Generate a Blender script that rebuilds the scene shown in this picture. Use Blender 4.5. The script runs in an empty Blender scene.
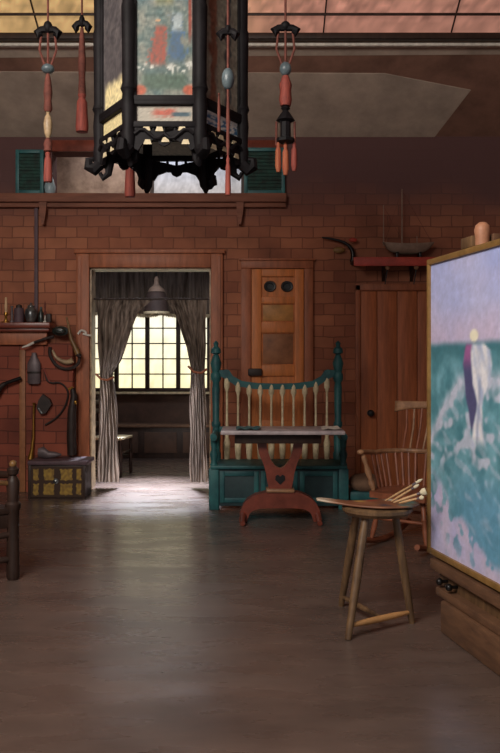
import bpy, bmesh, math, random
from mathutils import Vector, Matrix, noise
random.seed(7)
PI = math.pi
scene = bpy.context.scene
C = scene.collection
F, HX, HY, EYE = 800.0, 250.0, 362.0, 1.25          # focal length in px, vanishing point, eye height in metres
YW = 7.84                                           # room face of the back wall

def wx(px, Y): return (px - HX) / F * Y
def wz(py, Y): return EYE + (HY - py) / F * Y
def P(px, py, Y): return Vector((wx(px, Y), Y, wz(py, Y)))
def lin(c):
    f = lambda v: v / 12.92 if v <= 0.04045 else ((v + 0.055) / 1.055) ** 2.4
    return tuple(f(v / 255.0) for v in c)
def mix(a, b, t):
    t = max(0.0, min(1.0, t)); return tuple(x + (y - x) * t for x, y in zip(a, b))
def sst(a, b, x):
    t = max(0.0, min(1.0, (x - a) / (b - a))); return t * t * (3 - 2 * t)
def nz(x, y, z=0.0): return noise.noise(Vector((x, y, z)))

# ------------------------------------------------------------------ materials
def new_mat(name):
    m = bpy.data.materials.new(name); m.use_nodes = True
    nt = m.node_tree
    return m, nt, nt.nodes['Principled BSDF']

def mat(name, col, rough=0.6, var=0.3, scale=9.0, metal=0.0, bump=0.15, stretch=(1, 1, 1), col2=None, spec=0.4):
    m, nt, b = new_mat(name)
    tc = nt.nodes.new('ShaderNodeTexCoord'); mp = nt.nodes.new('ShaderNodeMapping')
    mp.inputs['Scale'].default_value = stretch
    n = nt.nodes.new('ShaderNodeTexNoise'); n.inputs['Scale'].default_value = scale
    n.inputs['Detail'].default_value = 6; n.inputs['Roughness'].default_value = 0.65
    r = nt.nodes.new('ShaderNodeValToRGB')
    l = lin(col)
    d = lin(col2) if col2 else tuple(v * (1 - var) for v in l)
    h = l if col2 else tuple(min(1, v * (1 + var)) for v in l)
    r.color_ramp.elements[0].position = 0.32; r.color_ramp.elements[1].position = 0.68
    r.color_ramp.elements[0].color = (*d, 1); r.color_ramp.elements[1].color = (*h, 1)
    nt.links.new(tc.outputs['Object'], mp.inputs[0]); nt.links.new(mp.outputs[0], n.inputs['Vector'])
    nt.links.new(n.outputs['Fac'], r.inputs[0]); nt.links.new(r.outputs[0], b.inputs['Base Color'])
    b.inputs['Roughness'].default_value = rough; b.inputs['Metallic'].default_value = metal
    b.inputs['Specular IOR Level'].default_value = spec
    if bump:
        bp = nt.nodes.new('ShaderNodeBump'); bp.inputs['Strength'].default_value = bump; bp.inputs['Distance'].default_value = 0.01
        nt.links.new(n.outputs['Fac'], bp.inputs['Height']); nt.links.new(bp.outputs[0], b.inputs['Normal'])
    return m

def vmat(name, rough=0.6, emit=0.0, spec=0.3):
    m, nt, b = new_mat(name)
    a = nt.nodes.new('ShaderNodeVertexColor'); a.layer_name = 'Col'
    nt.links.new(a.outputs['Color'], b.inputs['Base Color'])
    b.inputs['Roughness'].default_value = rough; b.inputs['Specular IOR Level'].default_value = spec
    if emit:
        nt.links.new(a.outputs['Color'], b.inputs['Emission Color']); b.inputs['Emission Strength'].default_value = emit
    return m

def brick_mat(name, c1, c2, mortar, bw=0.21, rh=0.108, ax=0, top=None):
    m, nt, b = new_mat(name)
    tc = nt.nodes.new('ShaderNodeTexCoord'); s = nt.nodes.new('ShaderNodeSeparateXYZ'); cmb = nt.nodes.new('ShaderNodeCombineXYZ')
    nt.links.new(tc.outputs['Object'], s.inputs[0])
    nt.links.new(s.outputs[ax], cmb.inputs[0]); nt.links.new(s.outputs[2], cmb.inputs[1])
    wob = nt.nodes.new('ShaderNodeTexNoise'); wob.inputs['Scale'].default_value = 5
    nt.links.new(tc.outputs['Object'], wob.inputs['Vector'])
    sc = nt.nodes.new('ShaderNodeVectorMath'); sc.operation = 'SCALE'; sc.inputs['Scale'].default_value = 0.03
    ad = nt.nodes.new('ShaderNodeVectorMath'); ad.operation = 'ADD'
    nt.links.new(wob.outputs['Color'], sc.inputs[0]); nt.links.new(sc.outputs[0], ad.inputs[1]); nt.links.new(cmb.outputs[0], ad.inputs[0])
    br = nt.nodes.new('ShaderNodeTexBrick')
    br.inputs['Scale'].default_value = 1.0; br.inputs['Brick Width'].default_value = bw; br.inputs['Row Height'].default_value = rh
    br.inputs['Mortar Size'].default_value = 0.007; br.inputs['Mortar Smooth'].default_value = 0.6
    br.inputs['Color1'].default_value = (*lin(c1), 1); br.inputs['Color2'].default_value = (*lin(c2), 1); br.inputs['Mortar'].default_value = (*lin(mortar), 1)
    nt.links.new(ad.outputs[0], br.inputs['Vector'])
    n = nt.nodes.new('ShaderNodeTexNoise'); n.inputs['Scale'].default_value = 2.2; n.inputs['Detail'].default_value = 5
    nt.links.new(tc.outputs['Object'], n.inputs['Vector'])
    rp = nt.nodes.new('ShaderNodeValToRGB')
    rp.color_ramp.elements[0].position = 0.3; rp.color_ramp.elements[0].color = (0.55, 0.55, 0.6, 1)
    rp.color_ramp.elements[1].position = 0.7; rp.color_ramp.elements[1].color = (1.25, 1.2, 1.15, 1)
    nt.links.new(n.outputs['Fac'], rp.inputs[0])
    mx = nt.nodes.new('ShaderNodeMix'); mx.data_type = 'RGBA'; mx.blend_type = 'MULTIPLY'; mx.inputs[0].default_value = 0.8
    nt.links.new(br.outputs['Color'], mx.inputs[6]); nt.links.new(rp.outputs[0], mx.inputs[7])
    if top:  # shadow on the upper wall painted in: brick fades to a smooth dark tone
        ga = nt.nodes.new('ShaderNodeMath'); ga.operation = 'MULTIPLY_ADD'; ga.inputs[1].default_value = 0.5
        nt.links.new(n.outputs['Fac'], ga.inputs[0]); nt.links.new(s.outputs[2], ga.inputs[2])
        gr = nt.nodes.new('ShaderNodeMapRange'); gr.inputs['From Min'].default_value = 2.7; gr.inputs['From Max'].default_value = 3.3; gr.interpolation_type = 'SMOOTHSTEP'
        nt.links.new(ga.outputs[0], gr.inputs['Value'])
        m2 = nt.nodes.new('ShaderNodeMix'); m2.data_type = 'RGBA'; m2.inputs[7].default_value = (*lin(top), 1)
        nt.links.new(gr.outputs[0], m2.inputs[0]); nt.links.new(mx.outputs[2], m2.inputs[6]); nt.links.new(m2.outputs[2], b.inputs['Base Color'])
    else:
        nt.links.new(mx.outputs[2], b.inputs['Base Color'])
    b.inputs['Roughness'].default_value = 0.8; b.inputs['Specular IOR Level'].default_value = 0.2
    bp = nt.nodes.new('ShaderNodeBump'); bp.inputs['Strength'].default_value = 0.22; bp.inputs['Distance'].default_value = 0.01; bp.invert = True
    nt.links.new(br.outputs['Fac'], bp.inputs['Height']); nt.links.new(bp.outputs[0], b.inputs['Normal'])
    return m

def floor_mat():
    m, nt, b = new_mat('worn brown floor')
    tc = nt.nodes.new('ShaderNodeTexCoord'); mp = nt.nodes.new('ShaderNodeMapping'); mp.inputs['Scale'].default_value = (0.8, 1.9, 1)
    n = nt.nodes.new('ShaderNodeTexNoise'); n.inputs['Scale'].default_value = 1.6; n.inputs['Detail'].default_value = 9; n.inputs['Roughness'].default_value = 0.7
    r = nt.nodes.new('ShaderNodeValToRGB')
    r.color_ramp.elements[0].position = 0.3; r.color_ramp.elements[0].color = (*lin((78, 64, 58)), 1)
    r.color_ramp.elements[1].position = 0.72; r.color_ramp.elements[1].color = (*lin((112, 93, 84)), 1)
    nt.links.new(tc.outputs['Object'], mp.inputs[0]); nt.links.new(mp.outputs[0], n.inputs['Vector'])
    nt.links.new(n.outputs['Fac'], r.inputs[0]); nt.links.new(r.outputs[0], b.inputs['Base Color'])
    n2 = nt.nodes.new('ShaderNodeTexNoise'); n2.inputs['Scale'].default_value = 3.0; n2.inputs['Detail'].default_value = 7
    mp2 = nt.nodes.new('ShaderNodeMapping'); mp2.inputs['Scale'].default_value = (0.8, 2.6, 1)
    nt.links.new(tc.outputs['Object'], mp2.inputs[0]); nt.links.new(mp2.outputs[0], n2.inputs['Vector'])
    mr = nt.nodes.new('ShaderNodeMapRange'); mr.inputs['To Min'].default_value = 0.14; mr.inputs['To Max'].default_value = 0.42
    nt.links.new(n2.outputs['Fac'], mr.inputs['Value']); nt.links.new(mr.outputs[0], b.inputs['Roughness'])
    bp = nt.nodes.new('ShaderNodeBump'); bp.inputs['Strength'].default_value = 0.09; bp.inputs['Distance'].default_value = 0.01
    nt.links.new(n2.outputs['Fac'], bp.inputs['Height']); nt.links.new(bp.outputs[0], b.inputs['Normal'])
    b.inputs['Specular IOR Level'].default_value = 0.8
    return m

def cloth_mat(name, col, col2, trans=0.4, sc=30):
    m = mat(name, col, 0.9, col2=col2, scale=sc, bump=0.1, stretch=(1, 1, 0.12), spec=0.1)
    nt = m.node_tree; b = nt.nodes['Principled BSDF']; out = nt.nodes['Material Output']
    t = nt.nodes.new('ShaderNodeBsdfTranslucent'); mx = nt.nodes.new('ShaderNodeMixShader'); mx.inputs[0].default_value = trans
    src = b.inputs['Base Color'].links[0].from_socket
    nt.links.new(src, t.inputs['Color']); nt.links.new(b.outputs[0], mx.inputs[1]); nt.links.new(t.outputs[0], mx.inputs[2])
    nt.links.new(mx.outputs[0], out.inputs['Surface'])
    return m

M = dict(
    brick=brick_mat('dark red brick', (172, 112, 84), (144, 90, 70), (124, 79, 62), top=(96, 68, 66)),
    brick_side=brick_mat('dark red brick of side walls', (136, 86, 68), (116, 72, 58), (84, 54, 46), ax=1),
    red_brick=brick_mat('red chimney brick', (150, 82, 64), (128, 70, 56), (98, 56, 46), bw=0.23, rh=0.12),
    floor=floor_mat(),
    plaster=mat('grey brown plaster', (176, 158, 142), 0.9, var=0.25, scale=2.5, bump=0.3),
    pale_plaster=mat('pale loft plaster', (176, 150, 130), 0.9, col2=(120, 98, 84), scale=6, bump=0.3),
    dark_ceiling=mat('dark brown boards', (134, 98, 82), 0.8, var=0.3, scale=3),
    beam=mat('reddish brown beam', (128, 80, 62), 0.7, var=0.3, scale=4, stretch=(0.4, 3, 3)),
    dark_wood=mat('dark stained wood', (52, 36, 29), 0.5, var=0.4, scale=8, stretch=(3, 3, 0.5)),
    alcove=mat('brown alcove panelling', (84, 62, 50), 0.6, var=0.3, scale=5),
    door_wood=mat('orange brown door wood', (204, 122, 64), 0.5, var=0.25, scale=7, stretch=(4, 4, 0.4)),
    door_pale=mat('paler door panel', (190, 134, 70), 0.5, var=0.3, scale=9),
    door_dark=mat('darker door panel', (150, 98, 64), 0.55, var=0.3, scale=9),
    door_red=mat('reddish board door', (178, 102, 62), 0.5, var=0.3, scale=6, stretch=(5, 5, 0.4)),
    trim=mat('brown door casing', (158, 92, 60), 0.5, var=0.3, scale=6, stretch=(3, 3, 0.6)),
    mahog=mat('red mahogany', (118, 58, 44), 0.3, var=0.35, scale=8),
    red_paint=mat('red painted board', (170, 62, 48), 0.5, var=0.3, scale=8),
    teal=mat('worn teal paint', (50, 110, 110), 0.5, col2=(30, 72, 78), scale=8, bump=0.1),
    teal_d=mat('dark teal panel', (52, 76, 78), 0.6, col2=(32, 48, 54), scale=6),
    shutter=mat('dull green shutter', (52, 92, 82), 0.6, col2=(48, 44, 44), scale=12),
    cream=mat('worn cream paint', (238, 222, 184), 0.6, col2=(186, 168, 132), scale=18),
    white=mat('white cloth', (216, 208, 196), 0.8, var=0.2, scale=20),
    tabletop=mat('pale lilac grey top', (206, 192, 192), 0.35, col2=(150, 138, 142), scale=7),
    ebony=mat('black lacquered wood', (25, 22, 24), 0.6, var=0.5, scale=9, spec=0.15),
    black=mat('black iron', (20, 18, 18), 0.35, var=0.4, scale=15),
    brass=mat('old brass', (176, 132, 62), 0.32, metal=0.85, var=0.35, scale=15),
    gilt=mat('gilt frame wood', (140, 106, 60), 0.45, var=0.3, scale=12),
    silver=mat('tarnished silver', (150, 152, 150), 0.28, metal=0.7, col2=(60, 62, 66), scale=14),
    pewter=mat('dull pewter', (104, 92, 94), 0.5, metal=0.3, var=0.3, scale=12),
    horn=mat('brown horn', (150, 112, 66), 0.4, col2=(80, 56, 36), scale=12),
    horn_pale=mat('pale horn', (196, 168, 130), 0.4, col2=(120, 96, 74), scale=14),
    leather=mat('dark leather', (46, 34, 30), 0.55, var=0.4, scale=12),
    bottle=mat('dark bottle green', (40, 46, 42), 0.3, var=0.3, scale=8),
    mauve=mat('dull mauve', (88, 68, 74), 0.6, var=0.25, scale=9),
    tassel=mat('faded red silk', (160, 76, 62), 0.7, col2=(110, 52, 46), scale=24, stretch=(4, 4, 0.4)),
    tassel_o=mat('orange silk', (184, 108, 72), 0.7, col2=(150, 70, 50), scale=24, stretch=(4, 4, 0.4)),
    cord=mat('dull red cord', (104, 56, 46), 0.8, var=0.4, scale=30),
    bead=mat('grey blue bead', (110, 124, 128), 0.3, col2=(58, 66, 72), scale=16),
    stool=mat('stool wood', (128, 98, 68), 0.45, col2=(78, 58, 42), scale=8, stretch=(4, 4, 0.6)),
    stool_l=mat('bare pale wood', (186, 136, 86), 0.5, var=0.25, scale=10),
    easel=mat('easel oak', (122, 88, 64), 0.5, col2=(84, 60, 46), scale=6, stretch=(1, 1, 4)),
    easel_p=mat('pinkish turned wood', (182, 128, 98), 0.5, var=0.25, scale=12),
    chair=mat('brown chair wood', (134, 78, 54), 0.45, var=0.35, scale=10),
    chair_l=mat('worn pale chair rail', (176, 132, 96), 0.4, col2=(112, 78, 58), scale=14),
    tan=mat('tan cushion cloth', (134, 104, 82), 0.9, col2=(98, 72, 58), scale=9),
    pink=mat('faded pink cushion', (150, 84, 66), 0.9, var=0.3, scale=9),
    bristle=mat('pale bristle', (226, 212, 180), 0.8, var=0.15, scale=30),
    handle=mat('brush handle wood', (190, 150, 104), 0.4, var=0.3, scale=20),
    candle=mat('candle wax', (206, 170, 130), 0.5, var=0.2, scale=12),
    blue_vase=mat('pale blue glaze', (150, 168, 174), 0.3, var=0.2, scale=9),
    boat=mat('bare grey brown hull', (138, 114, 98), 0.6, var=0.25, scale=10),
    art=vmat('oil painting surface', 0.55), lantern_art=vmat('painted lantern pane', 0.5, emit=0.02),
    pane=vmat('bright window pane', 0.3, emit=1.45), sky_pane=vmat('daylit skylight blind', 0.7, emit=0.62),
    loft_pane=vmat('daylit white blind', 0.7, emit=0.38), chest_art=vmat('painted chest front', 0.5), pal_art=vmat('paint smeared palette', 0.45, spec=0.5),
    curtain=cloth_mat('grey brown gauze', (164, 144, 128), (50, 39, 33), 0.45),  # pale streaks put into the gauze colour as glints of window light
    valance=cloth_mat('brown valance cloth', (140, 126, 118), (56, 44, 38), 0.35, 16),
    lampshade=mat('dark pleated shade', (66, 50, 44), 0.7, var=0.3, scale=14),
)

# ------------------------------------------------------------------ mesh builder
def chain_matrix(o):
    m = o.matrix_basis.copy()
    while o.parent is not None:
        o = o.parent; m = o.matrix_basis @ m
    return m

class MB:
    def __init__(s): s.bm = bmesh.new()
    def box(s, lo, hi, bev=0.0, rot=None):
        lo, hi = Vector(lo), Vector(hi); c = (lo + hi) / 2; d = hi - lo
        mt = Matrix.Translation(c) @ (rot.to_4x4() if rot else Matrix.Identity(4)) @ Matrix.Diagonal((d.x, d.y, d.z, 1))
        r = bmesh.ops.create_cube(s.bm, size=1.0, matrix=mt)
        if bev:
            es = list({e for v in r['verts'] for e in v.link_edges})
            bmesh.ops.bevel(s.bm, geom=es, offset=bev, segments=2, affect='EDGES', profile=0.5)
        return s
    def bar(s, a, b, w, h, up=(0, 0, 1), bev=0.004):
        a, b = Vector(a), Vector(b); d = (b - a); L = d.length; d.normalize()
        u = Vector(up); x = d.cross(u).normalized(); z = x.cross(d)
        R = Matrix((x, d, z)).transposed()
        c = (a + b) / 2; hv = Vector((w, L, h)) / 2
        return s.box(c - hv, c + hv, bev, R)
    def tube(s, pts, rad, seg=10, cap=True):
        pts = [Vector(p) for p in pts]; n = len(pts)
        if not hasattr(rad, '__len__'): rad = [rad] * n
        rings, prev = [], None
        for i, p in enumerate(pts):
            t = (pts[min(i + 1, n - 1)] - pts[max(i - 1, 0)]).normalized()
            if prev is None:
                u = t.orthogonal().normalized()
            else:
                u = (prev - t * prev.dot(t)); u = u.normalized() if u.length > 1e-6 else t.orthogonal().normalized()
            prev = u; v = t.cross(u)
            rings.append([s.bm.verts.new(p + (u * math.cos(2 * PI * k / seg) + v * math.sin(2 * PI * k / seg)) * rad[i]) for k in range(seg)])
        for a, b in zip(rings, rings[1:]):
            for k in range(seg):
                s.bm.faces.new((a[k], a[(k + 1) % seg], b[(k + 1) % seg], b[k]))
        if cap:
            s.bm.faces.new(rings[0][::-1]); s.bm.faces.new(rings[-1])
        return s
    def lathe(s, prof, c=(0, 0, 0), seg=20, rot=None, sx=1.0, sy=1.0):
        c = Vector(c); R = rot or Matrix.Identity(3); rings = []
        for r, z in prof:
            r = max(r, 1e-4)
            rings.append([s.bm.verts.new(c + R @ Vector((r * sx * math.cos(2 * PI * k / seg), r * sy * math.sin(2 * PI * k / seg), z))) for k in range(seg)])
        for a, b in zip(rings, rings[1:]):
            for k in range(seg):
                s.bm.faces.new((a[k], a[(k + 1) % seg], b[(k + 1) % seg], b[k]))
        s.bm.faces.new(rings[0][::-1]); s.bm.faces.new(rings[-1])
        return s
    def turned(s, a, b, prof, seg=12):
        """a turned rod from a to b; prof = [(t 0..1, radius)]"""
        a, b = Vector(a), Vector(b)
        return s.tube([a.lerp(b, t) for t, r in prof], [r for t, r in prof], seg)
    def ball(s, c, r, sc=(1, 1, 1), seg=14, rot=None):
        mt = Matrix.Translation(Vector(c)) @ (rot.to_4x4() if rot else Matrix.Identity(4)) @ Matrix.Diagonal((*sc, 1))
        bmesh.ops.create_uvsphere(s.bm, u_segments=seg, v_segments=max(6, seg // 2 + 2), radius=r, matrix=mt)
        return s
    def prism(s, poly, d0, d1, fn):
        """poly = 2D outline; fn(u, v, d) -> world; extruded between depths d0 and d1"""
        a = [s.bm.verts.new(fn(u, v, d0)) for u, v in poly]; b = [s.bm.verts.new(fn(u, v, d1)) for u, v in poly]
        n = len(poly)
        s.bm.faces.new(a); s.bm.faces.new(b[::-1])
        for k in range(n): s.bm.faces.new((a[k], b[k], b[(k + 1) % n], a[(k + 1) % n]))
        return s
    def grid(s, nu, nv, fn, col=None, closed=False):
        if col and not s.bm.verts.layers.float_color.get('Col'): s.bm.verts.layers.float_color.new('Col')
        vs = [[s.bm.verts.new(fn(i / nu, j / nv)) for i in range(nu + 1)] for j in range(nv + 1)]
        for j in range(nv):
            for i in range(nu):
                s.bm.faces.new((vs[j][i], vs[j][i + 1], vs[j + 1][i + 1], vs[j + 1][i]))
        if col:
            lay = s.bm.verts.layers.float_color.get('Col')
            for j in range(nv + 1):
                for i in range(nu + 1):
                    vs[j][i][lay] = (*lin(col(i / nu, j / nv)), 1.0)
        return s
    def build(s, name, m, parent=None, local=False, origin=None, flat=False, **tags):
        bmesh.ops.recalc_face_normals(s.bm, faces=s.bm.faces)
        me = bpy.data.meshes.new(name)
        o = bpy.data.objects.new(name, me); C.objects.link(o)
        if parent is not None:
            o.parent = parent
            if not local: s.bm.transform(chain_matrix(parent).inverted())
        elif origin is not None:
            o.location = origin; s.bm.transform(Matrix.Translation(-Vector(origin)))
        s.bm.to_mesh(me); s.bm.free()
        me.materials.append(M[m])
        if not flat:
            me.polygons.foreach_set('use_smooth', [True] * len(me.polygons))
            me.set_sharp_from_angle(angle=math.radians(38))
        for k, v in tags.items(): o[k] = v
        return o

def thing(name, label, cat, loc, rz=0.0, group=None, kind=None):
    o = bpy.data.objects.new(name, None); C.objects.link(o)
    o.location = loc; o.rotation_euler = (0, 0, rz); o.empty_display_size = 0.1
    o['label'] = label; o['category'] = cat
    if group: o['group'] = group
    if kind: o['kind'] = kind
    return o
def copy_tree(o, parent=None):
    c = o.copy(); C.objects.link(c); c.parent = parent
    for ch in [k for k in bpy.data.objects if k.parent == o]: copy_tree(ch, c)
    return c
S = dict(kind='structure')
def XZ(Y):                                          # outline given in px drawn at depth Y, extruded along y
    return lambda u, v, d: Vector((wx(u, Y), d, wz(v, Y)))
def arc(c, r, a0, a1, n): return [(c[0] + r * math.cos(a0 + (a1 - a0) * k / n), c[1] + r * math.sin(a0 + (a1 - a0) * k / n)) for k in range(n + 1)]

# ------------------------------------------------------------------ the room shell
XL, XR = -2.78, 2.95
DX0, DX1, DZ = wx(90, YW), wx(211, YW), wz(268, YW)          # doorway
LX0, LX1, LZ0, LZ1 = wx(52, YW), wx(246, YW), wz(195, YW), wz(152, YW)   # loft opening
MB().box((XL - .2, -1.6, -0.1), (XR + .2, 11.2, 0)).build('floor', 'floor', label='worn dark brown studio floor reaching into the window alcove', **S)
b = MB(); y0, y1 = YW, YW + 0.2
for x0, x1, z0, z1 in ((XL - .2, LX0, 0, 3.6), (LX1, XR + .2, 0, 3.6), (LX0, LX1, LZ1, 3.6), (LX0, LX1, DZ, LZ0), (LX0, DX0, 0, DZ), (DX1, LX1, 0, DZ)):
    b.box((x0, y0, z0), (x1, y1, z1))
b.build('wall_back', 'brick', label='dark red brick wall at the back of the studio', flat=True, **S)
MB().box((XL - .2, -1.6, 0), (XL, YW, 4.5)).build('wall_left', 'brick_side', flat=True, label='brick side wall beyond the fireplace', **S)
MB().box((XR, -1.6, 0), (XR + .2, YW, 4.5)).build('wall_right', 'brick_side', flat=True, label='brick side wall behind the easel', **S)
# sloping ceiling, the darker hipped part, purlin, flat ceiling
SL = 0.54
def zs(Y): return 3.43 + SL * (YW - Y)
def slope(name, poly, m, off, label, thick=0.05):
    b = MB(); fn = lambda u, v, d: Vector((u, v, zs(v) + d))
    b.prism(poly, off, off + thick, fn); return b.build(name, m, flat=True, label=label, **S)
slope('ceiling', [(XL - .2, YW), (XR + .2, YW), (XR + .2, 6.8), (XL - .2, 6.8)], 'dark_ceiling', 0.03, 'dark boarded slope of the studio ceiling')
slope('ceiling_panel', [(XL, YW), (1.81, YW), (2.02, 7.32), (1.2, 7.15), (XL, 7.13)], 'plaster', 0.025, 'grey plaster field on the lower ceiling slope', 0.03)
slope('ceiling_panel', [(XL, 7.0), (XR, 6.96), (XR, 6.82), (XL, 6.82)], 'plaster', 0.025, 'narrow grey plaster strip just below the skylight', 0.03)
MB().box((XL - .2, -1.6, zs(6.3)), (XR + .2, 6.3, zs(6.3) + .15)).build('ceiling_flat', 'dark_ceiling', label='flat dark ceiling over the painter', **S)
# skylight
w = MB()
for Y, h in ((6.76, .05), (6.33, .05)): w.bar((XL, Y, zs(Y) - .015), (XR, Y, zs(Y) - .015), .06, h)
w.bar((XL, 6.58, zs(6.58)), (XR, 6.58, zs(6.58)), .018, .02)
for x in (-1.78, -.7, .62, 1.7): w.bar((x, 6.76, zs(6.76) + .02), (x, 6.32, zs(6.32) + .02), .012, .02)
sky = w.build('window_1', 'dark_wood', label='sloping skylight with daylit pink blinds along the top of the studio', **S)
def skycol(u, v):
    c = mix((232, 190, 130), (206, 146, 126), sst(.25, .6, u)); n = nz(u * 60, v * 3) * .5 + nz(u * 160, v * 9) * .5
    return tuple(max(0, k * (.86 + .35 * n)) for k in c)
MB().grid(160, 10, lambda u, v: Vector((XL + u * (XR - XL), 6.8 - v * .5, zs(6.8 - v * .5) + .04)), skycol).build('blind', 'sky_pane', sky, flat=True)
MB().bar((XL, 6.84, zs(6.84) - .012), (XR, 6.84, zs(6.84) - .012), .05, .025).build('trim_2', 'white', label='pale ledge under the skylight', **S)
# loft: ledge, recess, blind
lf = MB()
lf.box((LX0 - .3, YW + .2, LZ0 - .08), (LX1 + .3, 8.75, LZ0 - .0)).box((LX0 - .3, 8.7, LZ0), (LX1 + .3, 8.75, 3.7)).box((LX0 - .3, YW + .2, 3.65), (LX1 + .3, 8.75, 3.7))
lf.box((LX0 - .32, YW + .2, LZ0 - .08), (LX0 - .28, 8.75, 3.7)).box((LX1 + .28, YW + .2, LZ0 - .08), (LX1 + .32, 8.75, 3.7))
lf.build('wall_loft', 'pale_plaster', flat=True, label='mottled pale plaster inside the loft opening', **S)
w = MB(); Yp = 8.62; a0, a1 = wx(152, Yp), wx(243, Yp)
for x in (a0, a1): w.box((x - .02, Yp, LZ0 + .0), (x + .02, Yp + .05, 3.5))
w.box((a0, Yp, 3.46), (a1, Yp + .05, 3.5)).box((a0, Yp, LZ0), (a1, Yp + .05, LZ0 + .03))
lw = w.build('window_2', 'dark_wood', label='white lit window at the back of the loft opening', **S)
def loftc(u, v):
    n = nz(u * 14, v * 5, 3) * .5 + nz(u * 40, v * 14, 5) * .4
    return tuple(k * (.9 + .25 * n) for k in mix((216, 208, 200), (176, 186, 204), v * .9))
MB().grid(60, 30, lambda u, v: Vector((a0 + u * (a1 - a0), Yp + .02, LZ0 + .02 + v * .56)), loftc).build('blind', 'loft_pane', lw, flat=True)
b = MB().box((XL, YW - .1, LZ0 - .085), (wx(286, YW), YW, LZ0 - .0), .008).box((XL, YW - .06, LZ0 - .13), (wx(286, YW), YW, LZ0 - .085), .008)
ld = b.build('trim_3', 'beam', label='brown ledge running under the loft opening', **S)
for px in (45, 240):
    MB().prism([(px - 4, 203), (px + 4, 203), (px + 3, 214), (px + 1, 226), (px - 1, 226), (px - 3, 214)], YW - .09, YW, XZ(YW)).build('corbel', 'beam', ld)
MB().box((LX0, YW - .03, LZ1), (LX1 + .4, YW, LZ1 + .11), .006).build('trim_4', 'mahog', label='dark red lintel over the loft opening', **S)
MB().box((wx(35, YW), YW - .03, .0), (wx(38.5, YW), YW, LZ0 - .13), .004).build('trim_5', 'mauve', label='dark upright strip rising from the mantel to the loft ledge', **S)
# shutters beside the loft opening
def shutter(px0, px1, py0, py1, label):
    Y = YW - .035
    t = thing('window_shutter', label, 'shutter', (wx((px0 + px1) / 2, Y), Y, wz(py1, Y)), 0, 'green shutters of the loft opening')
    x0, x1, z0, z1 = wx(px0, Y), wx(px1, Y), wz(py1, Y), wz(py0, Y)
    f = MB(); e = .035
    f.box((x0, Y - .02, z0), (x0 + e, Y + .02, z1), .003).box((x1 - e, Y - .02, z0), (x1, Y + .02, z1), .003)
    f.box((x0 + e, Y - .02, z0), (x1 - e, Y + .02, z0 + e), .003).box((x0 + e, Y - .02, z1 - e), (x1 - e, Y + .02, z1), .003)
    f.build('shutter_frame', 'teal', t)
    l = MB(); n = 11
    for k in range(n):
        z = z0 + e + (k + .5) * (z1 - z0 - 2 * e) / n
        l.box((x0 + e - .003, Y - .014, z - .012), (x1 - e + .003, Y + .014, z + .012), 0, Matrix.Rotation(.6, 3, 'X'))
    l.build('louvre_panel', 'shutter', t)
shutter(16, 44, 150, 194, 'dull green louvred shutter above the mantel end of the ledge')
shutter(244, 285, 148, 194, 'dull green louvred shutter behind the hanging tassel with pagoda ornament')
v = MB().lathe([(.03, 0), (.05, .03), (.055, .08), (.035, .15), (.02, .19), (.028, .215), (.02, .216)], P(50, 195, YW - .05))
v.build('vase', 'blue_vase', origin=P(50, 195, YW - .05), label='small pale blue vase on the ledge under the long bead pendant', category='vase')

# doorway casing
Yt = YW - .045
b = MB().box((wx(77, YW), Yt, 0), (DX0, YW, wz(254, YW)), .006).box((DX1, Yt, 0), (wx(223, YW), YW, wz(254, YW)), .006).box((DX0, Yt, DZ), (DX1, YW, wz(254, YW)), .006)
b.box((wx(75, YW), Yt - .02, wz(254, YW)), (wx(225, YW), YW, wz(250, YW)), .006)
b.box((wx(79.5, YW), Yt - .012, 0), (wx(82, YW), Yt, wz(257, YW))).box((wx(218, YW), Yt - .012, 0), (wx(220.5, YW), Yt, wz(257, YW)))
b.build('trim_6', 'trim', label='brown wooden casing around the open doorway', **S)
b = MB().box((DX0, YW, 0), (DX0 + .015, YW + .2, DZ)).box((DX1 - .015, YW, 0), (DX1, YW + .2, DZ)).box((DX0, YW, DZ - .015), (DX1, YW + .2, DZ))
b.build('trim_7', 'horn_pale', label='pale inner lining of the doorway', **S)
# alcove behind the doorway
AX0, AX1, AY = -2.45, .12, 10.8
al = MB()
al.box((AX0 - .1, YW + .2, 0), (AX0, AY + .1, 2.6)).box((AX1, YW + .2, 0), (AX1 + .1, AY + .1, 2.6))
wz0, wz1 = .88, 2.12
al.box((AX0, AY, 0), (AX1, AY + .1, wz0)).box((AX0, AY, wz1), (AX1, AY + .1, 2.6))
al.build('wall_alcove', 'alcove', flat=True, label='dark brown walls of the window alcove behind the doorway', **S)
MB().box((AX0 - .1, YW + .2, 2.6), (AX1 + .1, AY + .1, 2.66)).build('ceiling_alcove', 'alcove', label='low dark ceiling of the window alcove', **S)
w = MB(); edges = [-2.216 + .416 * k for k in range(6)]
for x in edges: w.box((x - .028, AY - .04, wz0), (x + .028, AY + .06, wz1), .004)
w.box((AX0, AY - .04, wz0), (edges[0], AY + .06, wz1)).box((edges[-1], AY - .04, wz0), (AX1, AY + .06, wz1))
for z in (wz0, wz1): w.box((AX0, AY - .04, z - .03), (AX1, AY + .06, z + .02), .004)
for x in edges[:-1]:
    w.box((x + .2, AY, wz0), (x + .216, AY + .03, wz1))
    for k in range(1, 6): w.box((x + .02, AY, wz0 + k * .2067 - .008), (x + .4, AY + .03, wz0 + k * .2067 + .008))
win = w.build('window_3', 'dark_wood', label='bright many-paned casement window seen through the doorway', **S)
def panec(ox):
    def f(u, v):
        n = nz(u * 3 + ox, v * 5, 1) * .5 + nz(u * 9 + ox, v * 14, 2) * .5
        c = mix((238, 226, 178), (246, 240, 222), v + .25 * n); return tuple(min(255, k * (.95 + .16 * n)) for k in c)
    return f
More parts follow.
